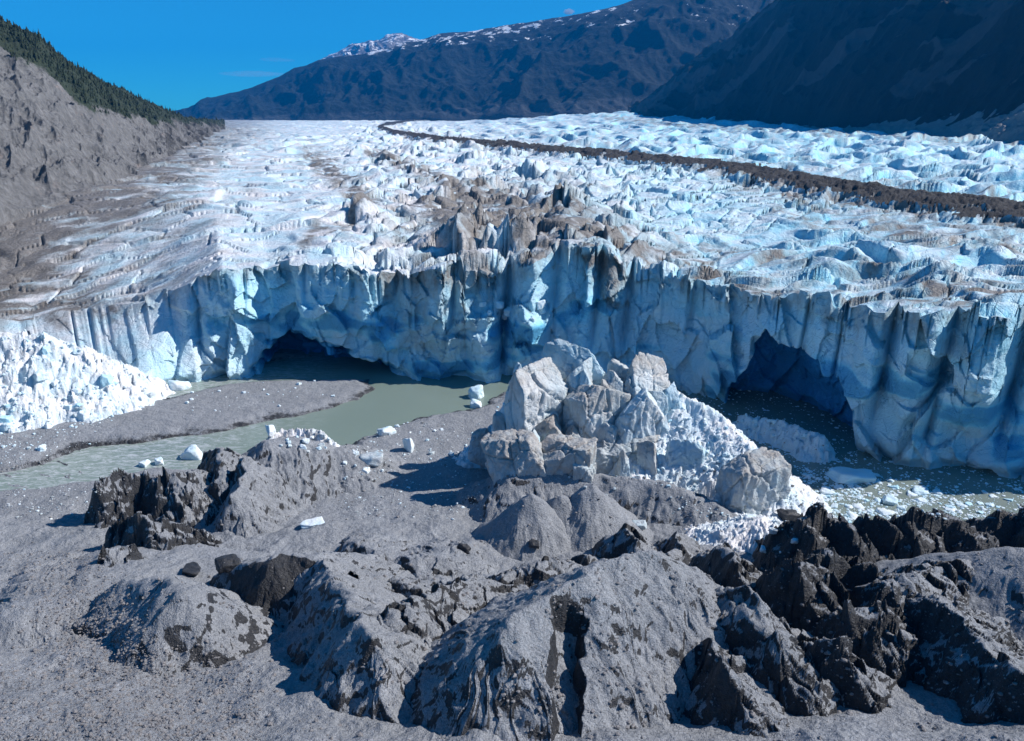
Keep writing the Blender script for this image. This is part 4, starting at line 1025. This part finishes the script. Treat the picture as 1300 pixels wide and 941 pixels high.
def ledge(px, row, wpx, k):
    i = int(np.clip(np.searchsorted(XPX, px), 0, NS - 1)); jz = None
    # first place where the ray meets the ice face
    s = S[i]; Yc = Yf[i]; zc = z_face[i]
    x, y, w_ = ray(px, row)
    r_, q_ = proj(s * Yc, Yc, zc); j = int(np.argmin(np.abs(q_ - row)))
    sc_ = wpx * (Yc[j] * cT + 80 * sT) / FPX
    put('ice_chunk', VI[k % 8], s * (Yc[j] - .6), Yc[j] - .6, zc[j] + .1 * sc_, sc_, 'bright ice block lodged on the ledge in the middle of the cliff', 'ice chunk', 'ice blocks lodged on the cliff ledge')
for k_ in range(11): ledge(rnd.uniform(612, 700), rnd.uniform(386, 406), rnd.uniform(6, 15), k_)
def pebbles(name, pts, smin, smax, mat, label, seed, flat=.7, z0=None, sub=1, power=3.0, attrs=None):
    """stuff: many loose pieces in one mesh"""
    r = np.random.RandomState(seed); n = len(pts)
    V0, F0 = ico(sub); nv = len(V0)
    s = smin * (smax / smin) ** (r.rand(n) ** power)
    V = V0[None] * (1 + .28 * r.normal(0, 1, (n, nv, 1)).clip(-1.5, 1.5) * .6)
    sc3 = np.stack([s * r.uniform(.7, 1.2, n), s * r.uniform(.7, 1.2, n), s * flat * r.uniform(.7, 1.1, n)], -1) * .5
    V = V * sc3[:, None, :]
    a = r.uniform(0, 6.28, n); c, s_ = np.cos(a)[:, None], np.sin(a)[:, None]
    V = np.stack([V[..., 0] * c - V[..., 1] * s_, V[..., 0] * s_ + V[..., 1] * c, V[..., 2]], -1)
    P_ = np.array(pts).copy()
    P_[:, 2] += sc3[:, 2] * .35
    V = V + P_[:, None, :]
    F = F0[None] + (np.arange(n) * nv)[:, None, None]
    at = {k: np.repeat(r.uniform(v[0], v[1], n), nv) for k, v in (attrs or {}).items()}
    return tag(mesh_np(name, V.reshape(-1, 3), F.reshape(-1, F0.shape[1]), mat, None, at, False), label, None, None, 'stuff')
def rand_pts(n, seed, y0, y1, keep=None, xr=(-40, 1340), wtr=False):
    r = np.random.RandomState(seed)
    px = r.uniform(xr[0], xr[1], n); py = r.uniform(y0, y1, n)
    a = (px - 650) / FPX; b_ = (470.5 - py) / FPX
    yy = cT + b_ * sT; ww = -sT + b_ * cT
    Y = np.full(n, 60.)
    # march against the finished relief
    s = a / yy; i = np.clip(np.searchsorted(Sg[:, 0], s), 0, NC - 1)
    Ys = Rg[0]; out = np.full(n, len(Ys) - 1)
    for c0 in range(0, n, 4000):
        sl = slice(c0, c0 + 4000)
        zr_ = HC + (ww[sl] / yy[sl])[:, None] * Ys[None, :]
        out[sl] = np.argmax(zr_ <= np.maximum(TOP[i[sl]], 0), axis=1)
    Y = Ys[out] * (1 + r.uniform(-.001, .001, n)); X = s * Y; Z = np.maximum(TOP[i, out], 0); w_ = TOP[i, out] < 0
    ok = (out > 0) & (w_ == wtr)
    if keep is not None: ok &= keep(px, py, X, Y, Z, r)
    return np.stack([X, Y, Z], -1)[ok]
pebbles('loose_stones', rand_pts(9000, 1, 600, 941, lambda px, py, X, Y, Z, r: fbm(X / 9, Y / 9, 3, 401) + .25 * r.normal(0, 1, len(X)) > .05), .12, .8, stone_m, 'loose grey stones strewn over the gravel', 31, attrs={'wet_shade': (0, .35)})
pebbles('stone_field', rand_pts(16000, 2, 700, 941, lambda px, py, X, Y, Z, r: r.rand(len(X)) < ss(30, -30, np.abs(px - 60 - (py - 700) * .55) - 60) + ss(800, 870, py) * .5, (-60, 330)), .14, .62, stone_m, 'field of pale rounded stones on the gravel flat at the lower left', 32, attrs={'wet_shade': (0, .15)})
pebbles('bank_stones', rand_pts(7000, 3, 535, 660, lambda px, py, X, Y, Z, r: (np.abs(px - 520) < 90) | (px < 130) | (px > 850)), .2, .9, chunk_ice, 'small bits of ice and stone along the water', 33, attrs={'dirt': (0, .9), 'fresh': (0, .1)})
lp = np.array(lit_p)
pebbles('brash_ice', rand_pts(46000, 4, 480, 705, lambda px, py, X, Y, Z, r: r.rand(len(px)) < .12 + .88 * ss(-.35, .25, fbm(X / 7, Y / 4, 4, 402)) * ss(-10, 20, sdf(px, py, [tuple(p) for p in lit_p])), (860, 1340), True), .25, 1.3, chunk_ice, 'crushed ice floating on the lake', 34, .4, attrs={'dirt': (0, .2), 'fresh': (0, .5)})
pebbles('crushed_ice', rand_pts(9000, 5, 400, 640, lambda px, py, X, Y, Z, r: (sdf(px, py, [(0, 395), (90, 400), (200, 490), (130, 540), (0, 590)]) > 0) | (sdf(px, py, [(830, 490), (980, 590), (990, 650), (800, 610)]) > 0)), .3, 1.5, chunk_ice, 'crushed ice covering the white heaps', 35, .8, attrs={'dirt': (0, .35), 'fresh': (0, .3)})
# ---- forest on the left slope
X_, Y_, Z_, H_, VG = left_g
r = np.random.RandomState(9); m_ = (VG > .48 + .25 * fbm(X_ / 30, Y_ / 30, 4, 87)); ci = np.argwhere(m_[:-1, :-1]); 
px_, py_ = proj(X_, Y_, Z_); wgt = (px_[m_[:, :].nonzero()] > -1).astype(float)
ci = ci[(px_[ci[:, 0], ci[:, 1]] > -60) & (px_[ci[:, 0], ci[:, 1]] < 300)]
pk = ci[r.randint(0, len(ci), 7000)]; fu = r.rand(7000); fv = r.rand(7000)
def bil(A): return (A[pk[:, 0], pk[:, 1]] * (1 - fu) * (1 - fv) + A[pk[:, 0] + 1, pk[:, 1]] * fu * (1 - fv) + A[pk[:, 0], pk[:, 1] + 1] * (1 - fu) * fv + A[pk[:, 0] + 1, pk[:, 1] + 1] * fu * fv)
tp = np.stack([bil(X_), bil(Y_), bil(Z_)], -1)
h_ = .75 * (2.4 + 6.5 * r.rand(7000) ** 2.2) * np.clip(.3 + bil(VG) * .8, .3, 1.1) * (.55 + .9 * np.clip(fbm(bil(X_) / 45, bil(Y_) / 45, 4, 88) + .5, 0, 1))
tv = []; tf = []
nseg = 6; an = np.arange(nseg) / nseg * 6.283
prof_ = [(0, .30), (.30, .34), (.32, .20), (.62, .22), (.64, .10), (1.0, .01)]
base = np.array([[math.cos(a_) * q, math.sin(a_) * q, z_] for z_, q in prof_ for a_ in an])
F_ = [[k * nseg + i, k * nseg + (i + 1) % nseg, (k + 1) * nseg + (i + 1) % nseg, (k + 1) * nseg + i] for k in range(5) for i in range(nseg)]
Vt = base[None] * np.stack([h_ * .8, h_ * .8, h_], -1)[:, None, :] * (1 + .22 * r.normal(0, 1, (7000, len(base), 1))).clip(.5, 1.5)
Vt = Vt + tp[:, None, :] - np.array([0, 0, .5])
Ft = np.array(F_)[None] + (np.arange(7000) * len(base))[:, None, None]
n = N('conifers'); n.done(n.mix(n.noise(.12, 4, .6), (.012, .022, .012), (.035, .055, .025)), .9)
tag(mesh_np('forest', Vt.reshape(-1, 3), Ft.reshape(-1, 4), n.m, None, None, False), 'dark conifer forest on the upper left slope', None, None, 'stuff')
# ---- thin clouds far beyond the haze
def cloud(name, px, row, Y, sx, sz, dens, label, seed, sy=800.):
    X, _, Z = at_dist(px, row, Y)
    V, F = ico(4); V = V * (1 + .25 * fbm3(V[:, 0] * 2 + seed, V[:, 1] * 2, V[:, 2] * 2, 3, seed))[:, None] * np.array([sx, sy, sz])
    m = bpy.data.materials.new('cloud_vapour'); m.use_nodes = True; t = m.node_tree; t.nodes.clear()
    o_ = t.nodes.new('ShaderNodeOutputMaterial'); v = t.nodes.new('ShaderNodeVolumePrincipled'); v.inputs['Color'].default_value = (.95, .95, 1, 1)
    v.inputs['Density'].default_value = dens
    t.links.new(v.outputs[0], o_.inputs['Volume'])
    o = mesh_np(name, V, F, m, None, None, True); o.location = (X, Y, Z); return tag(o, label, 'cloud')
cloud('cloud', 322, 94, 24000, 900, 75, .00022, 'faint pinkish streak of cloud low in the sky on the left', 3)
cloud('cloud', 352, 76, 24500, 500, 35, .00018, 'very thin short wisp of cloud above the lower streak', 4)
cloud('cloud', 722, 15, 24000, 150, 75, .006, 'tiny white cloud peeking over the long blue ridge', 5, 150.)
